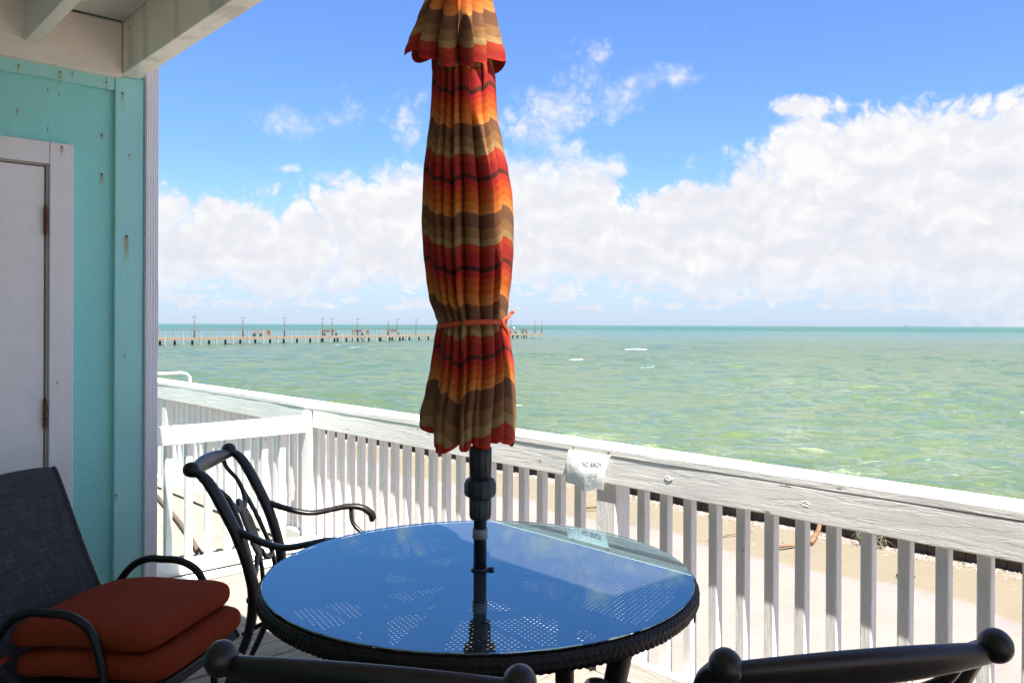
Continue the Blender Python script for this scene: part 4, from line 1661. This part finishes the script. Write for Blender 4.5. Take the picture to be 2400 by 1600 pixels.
def build_pier():
    ang = math.atan2(pier_pt(1)[1] - pier_pt(0)[1], pier_pt(1)[0] - pier_pt(0)[0])
    g = empty('fishing_pier', (*pier_pt(0), 0), ang, label='long weathered fishing pier crossing the bay on many piles', cat='pier')
    # local: +x along the pier, -y landward (towards the deck)
    DZ, RZ, WZ, L0, L1 = -.55, .55, -1.6, -30.0, 100.0

    def bx(name, x0, x1, y0, y1, z0, z1, mat):
        return boxw(name, x0, x1, y0, y1, z0, z1, M[mat], g, 0)
    for a in range(int(L0), int(L1), 10):
        bx('deck_boards', a, a + 9.97, -.9, .9, DZ - .26, DZ, 'pier_deck')
        bx('handrail', a, a + 9.97, -1.0, -.86, RZ - .06, RZ, 'pier_rust')
        bx('handrail', a, a + 9.97, .86, 1.0, RZ - .06, RZ, 'pier_rust')
        bx('stringer', a, a + 9.97, -.93, -.905, DZ - .38, DZ - .04, 'pier_deck')
    pile = {}
    s = L0
    me_p = box_me('pile', .24, .24, 1.6, M['pier_dark'], .02)
    me_q = box_me('pile', .24, .24, 1.7, M['pier_pale'], .02)
    me_r = box_me('rail_post', .13, .13, .94, M['pier_pale'], 0)
    me_c = box_me('pile_cap', .20, 2.1, .22, M['pier_dark'], 0)
    while s <= L1 - .5:
        link('pile', me_q, g, (s + rnd.uniform(-.06, .06), -.98, -2.25), rot=(R(rnd.uniform(-2, 2)), R(rnd.uniform(-2, 2)), 0))
        link('pile', me_p, g, (s + rnd.uniform(-.06, .06), .88, -2.25))
        link('pile_cap', me_c, g, (s, 0, DZ - .385))
        link('rail_post', me_r, g, (s, -.92, DZ + .002))
        link('rail_post', me_r, g, (s + .02, .92, DZ + .002))
        s += 2.8
    # widened fishing bays
    for (a, b) in ((-1.5, 2.4), (32.6, 40.5), (47.5, 54.0), (90.0, 94.0), (95.5, 98.2)):
        bx('bay_deck', a, b, .9, 2.6, DZ - .16, DZ + .002, 'pier_deck')
        bx('handrail', a, b, 2.5, 2.62, RZ - .06, RZ, 'pier_rust')
        for q in (a + .15, (a + b) / 2, b - .15):
            link('pile', me_p, g, (q, 2.4, -2.25))
            link('rail_post', me_r, g, (q, 2.55, DZ + .003))
    bx('end_rail', 99.9, 100.0, -1, 1, RZ - .06, RZ, 'pier_rust')
    bx('end_rail', 99.0, 100.0, -1.02, -.99, DZ - .35, DZ + .02, 'pier_white')
    o = bx('diagonal_brace', 0, 1.8, 0, .12, 0, .12, 'pier_dark')
    o.location = (41.2, .95, -1.35)
    o.rotation_euler = (0, R(38), 0)
    o = bx('diagonal_brace', 0, 1.8, 0, .12, 0, .12, 'pier_dark')
    o.location = (91.6, .95, -.75)
    o.rotation_euler = (0, R(38), 0)

    def lw(s, off, z=0.0):
        return Matrix.Translation((*pier_pt(0), 0)) @ Matrix.Rotation(ang, 4, 'Z') @ Vector((s, off, z))

    # lamp posts
    lamps = [(5.6, 1), (14.0, 1), (22.0, 1), (30.1, 1), (32.3, 1), (38.3, 1), (46.3, 0), (48.7, 1), (54.1, 1), (86.6, 1), (96.8, 1), (99.8, 0)]
    words = ['first lamp pole of the pier from the left', 'second lamp pole of the pier from the left', 'third lamp pole of the pier from the left',
             'left of the two lamp poles standing close together on the pier', 'right of the two lamp poles standing close together on the pier',
             'lamp pole on the pier left of the bare mast, at the bay with boards', 'bare thin mast on the pier with no lamp head',
             'lamp pole on the pier just right of the bare mast', 'last lamp pole on the pier left of the umbrella', 'first lamp pole on the pier right of the umbrella',
             'lamp pole at the seaward end of the pier, left of the last mast', 'last bare mast at the seaward tip of the pier']
    proto = {}
    for i, ((s, head), wd) in enumerate(zip(lamps, words)):
        if head not in proto:
            e = empty('pier_lamp', (0, 0, 0))
            bm = bmesh.new()
            sweep(bm, [(0, 0, 0, .11, .11), (0, 0, 1.6, .10, .10), (0, 0, 2.95 if head else 2.85, .06, .06)], 2, 8, up=(0, 1, 0))
            link('pole', bm_me('pole', bm, M['lamp_post']), e)
            if head:
                bm = bmesh.new()
                sweep(bm, [(-.28, 0, 2.90, .04, .04), (0, 0, 2.93, .04, .04), (.28, 0, 2.90, .04, .04)], 2, 6)
                ball(bm, (-.30, 0, 2.87), .11, .08, .07, 8, 6)
                ball(bm, (.30, 0, 2.87), .11, .08, .07, 8, 6)
                ball(bm, (0, 0, 2.98), .08, .08, .10, 8, 6)
                link('lamp_head', bm_me('lamp_head', bm, M['lamp_post']), e)
            proto[head] = e
            o = e
        else:
            o = copy_tree(proto[head])
        p = lw(s, -.70)
        o.location = (p.x, p.y, DZ + .005)
        o.rotation_euler = (0, 0, ang)
        tag(o, wd, 'lamp post' if head else 'mast', 'lamp poles and masts along the pier')

    # benches and cleaning tables in the bays
    def bench(s, off, ln, label, mats=('pier_white', 'pier_rust')):
        p = lw(s, off)
        b = empty('pier_bench', (p.x, p.y, DZ + .004), ang, label=label, cat='bench', group='benches and tables on the pier')
        boxw('seat', -ln / 2, ln / 2, -.2, .2, .42, .48, M[mats[0]], b, 0)
        boxw('backrest', -ln / 2, ln / 2, .2, .25, .58, .95, M[mats[1]], b, 0)
        for x in (-ln / 2 + .15, ln / 2 - .15):
            boxw('leg', x - .05, x + .05, -.18, .18, 0, .419, M['pier_dark'], b, 0)
        return b
    bench(.2, 1.9, 2.8, 'pale wooden bench on the pier beside the downspout')
    bench(17.6, .45, 1.6, 'brown backed bench on the pier between second and third lamps', ('pier_rust', 'pier_white'))
    bench(34.2, 1.7, 3.0, 'long bench on the pier just right of the paired lamp poles')
    bench(39.6, .45, 2.4, 'bench with a red brown board right of the sixth lamp', ('pier_white', 'pier_rust'))
    bench(50.2, 1.7, 3.2, 'pale bench on the pier right of the bare mast')
    bench(90.8, 1.8, 3.0, 'pink tinted bench near the end of the pier right of the umbrella', ('pier_white', 'pier_white'))
    bench(95.6, 1.4, 2.2, 'dark backed bench at the far end of the pier', ('pier_white', 'pier_rust'))
    for (s, off, lab) in ((18.9, -.3, 'pale square signboard standing on the pier left of the third lamp'), (41.0, -.3, 'pale signboard with a brown patch right of the sixth pier lamp')):
        p = lw(s, off)
        b = empty('signboard', (p.x, p.y, DZ + .004), ang, label=lab, cat='sign')
        boxw('panel', -.75, .75, -.04, .0, .18, 1.02, M['pier_white'], b, 0)
        boxw('patch', -.1, .55, -.055, -.041, .3, .95, M['pier_rust'], b, 0)
        for x in (-.6, .6):
            boxw('leg', x - .05, x + .05, 0, .08, 0, .9, M['pier_pale'], b, 0)

    # person at the rail near the end
    p = lw(88.3, -.45)
    root = empty('person', (p.x, p.y, DZ + .004), ang, label='person with dark hair in a white top standing at the rail near the pier end', cat='person')
    J = [((0, 0, .95), .13, -1), ((0, 0, 1.15), .13, 0), ((0, 0, 1.38), .15, 1), ((0, 0, 1.52), .06, 2), ((0, -.02, 1.66), .095, 3), ((0, -.01, 1.76), .075, 4),
         ((.18, 0, 1.42), .065, 2), ((.24, -.08, 1.16), .045, 6), ((.15, -.28, 1.10), .035, 7), ((.11, -.36, 1.11), .04, 8),
         ((-.18, 0, 1.42), .065, 2), ((-.24, -.08, 1.16), .045, 10), ((-.15, -.28, 1.10), .035, 11), ((-.11, -.36, 1.11), .04, 12),
         ((.10, 0, .88), .10, 0), ((.11, -.02, .50), .065, 14), ((.11, .02, .08), .045, 15), ((.12, -.14, .04), .04, 16),
         ((-.10, 0, .88), .10, 0), ((-.11, -.02, .50), .065, 18), ((-.11, .02, .08), .045, 19), ((-.12, -.14, .04), .04, 20)]
    me = bpy.data.meshes.new('body')
    me.from_pydata([j[0] for j in J], [(j[2], i) for i, j in enumerate(J) if j[2] >= 0], [])
    me.materials.append(M['skin'])
    bo = link('body', me, root)
    bo.modifiers.new('skin', 'SKIN')
    for i, j in enumerate(J):
        me.skin_vertices[0].data[i].radius = (j[1], j[1] * .85)
        me.skin_vertices[0].data[i].use_root = (i == 0)
    ss = bo.modifiers.new('sub', 'SUBSURF')
    ss.levels = ss.render_levels = 2
    bm = bmesh.new()
    sweep(bm, [(0, 0, .92, .17, .14), (0, 0, 1.10, .17, .14), (0, 0, 1.32, .21, .15), (0, 0, 1.46, .15, .11), (0, 0, 1.52, .08, .08)], 4, 14, up=(0, 1, 0))
    for s in (1, -1):
        sweep(bm, [(s * .14, 0, 1.44, .09, .09), (s * .21, -.02, 1.34, .085, .085), (s * .235, -.06, 1.22, .075, .075)], 3, 10, up=(0, 1, 0))
    link('shirt', bm_me('shirt', bm, M['shirt']), root)
    bm = bmesh.new()
    for s in (1, -1):
        sweep(bm, [(s * .06, 0, .98, .12, .14), (s * .10, 0, .82, .12, .12), (s * .11, -.01, .56, .095, .095)], 3, 12, up=(0, 1, 0))
    link('shorts', bm_me('shorts', bm, M['shorts']), root)
    bm = bmesh.new()
    ball(bm, (0, .02, 1.74), .108, .115, .11, 14, 10)
    link('hair', bm_me('hair', bm, M['hair']), root)


build_pier()

# ------------------------------------------------------------------ far barge on the horizon
def build_barge():
    X, Z = 2600.0, 5300.0
    a, b = .740 * X + .673 * Z, -.673 * X + .740 * Z
    g = empty('barge', (a, b, -1.6), -HEAD, label='long low grey barge far off on the horizon at the right', cat='boat')
    bm = bmesh.new()
    hull = [(-85, 0), (-80, 5.2), (85, 4.2), (92, 0)]
    V = [bm.verts.new((x, y, z)) for y in (-8, 8) for x, z in hull]
    bm.faces.new(V[:4])
    bm.faces.new(V[4:][::-1])
    for k in range(4):
        bm.faces.new((V[k], V[(k + 1) % 4], V[4 + (k + 1) % 4], V[4 + k]))
    link('hull', bm_me('hull', bm, M['barge']), g)
    boxw('cabin', -78, -62, -5, 5, 4.9, 10, M['barge'], g, 0)
    boxw('mast', -72, -71, -.5, .5, 10, 14, M['barge'], g, 0)


build_barge()
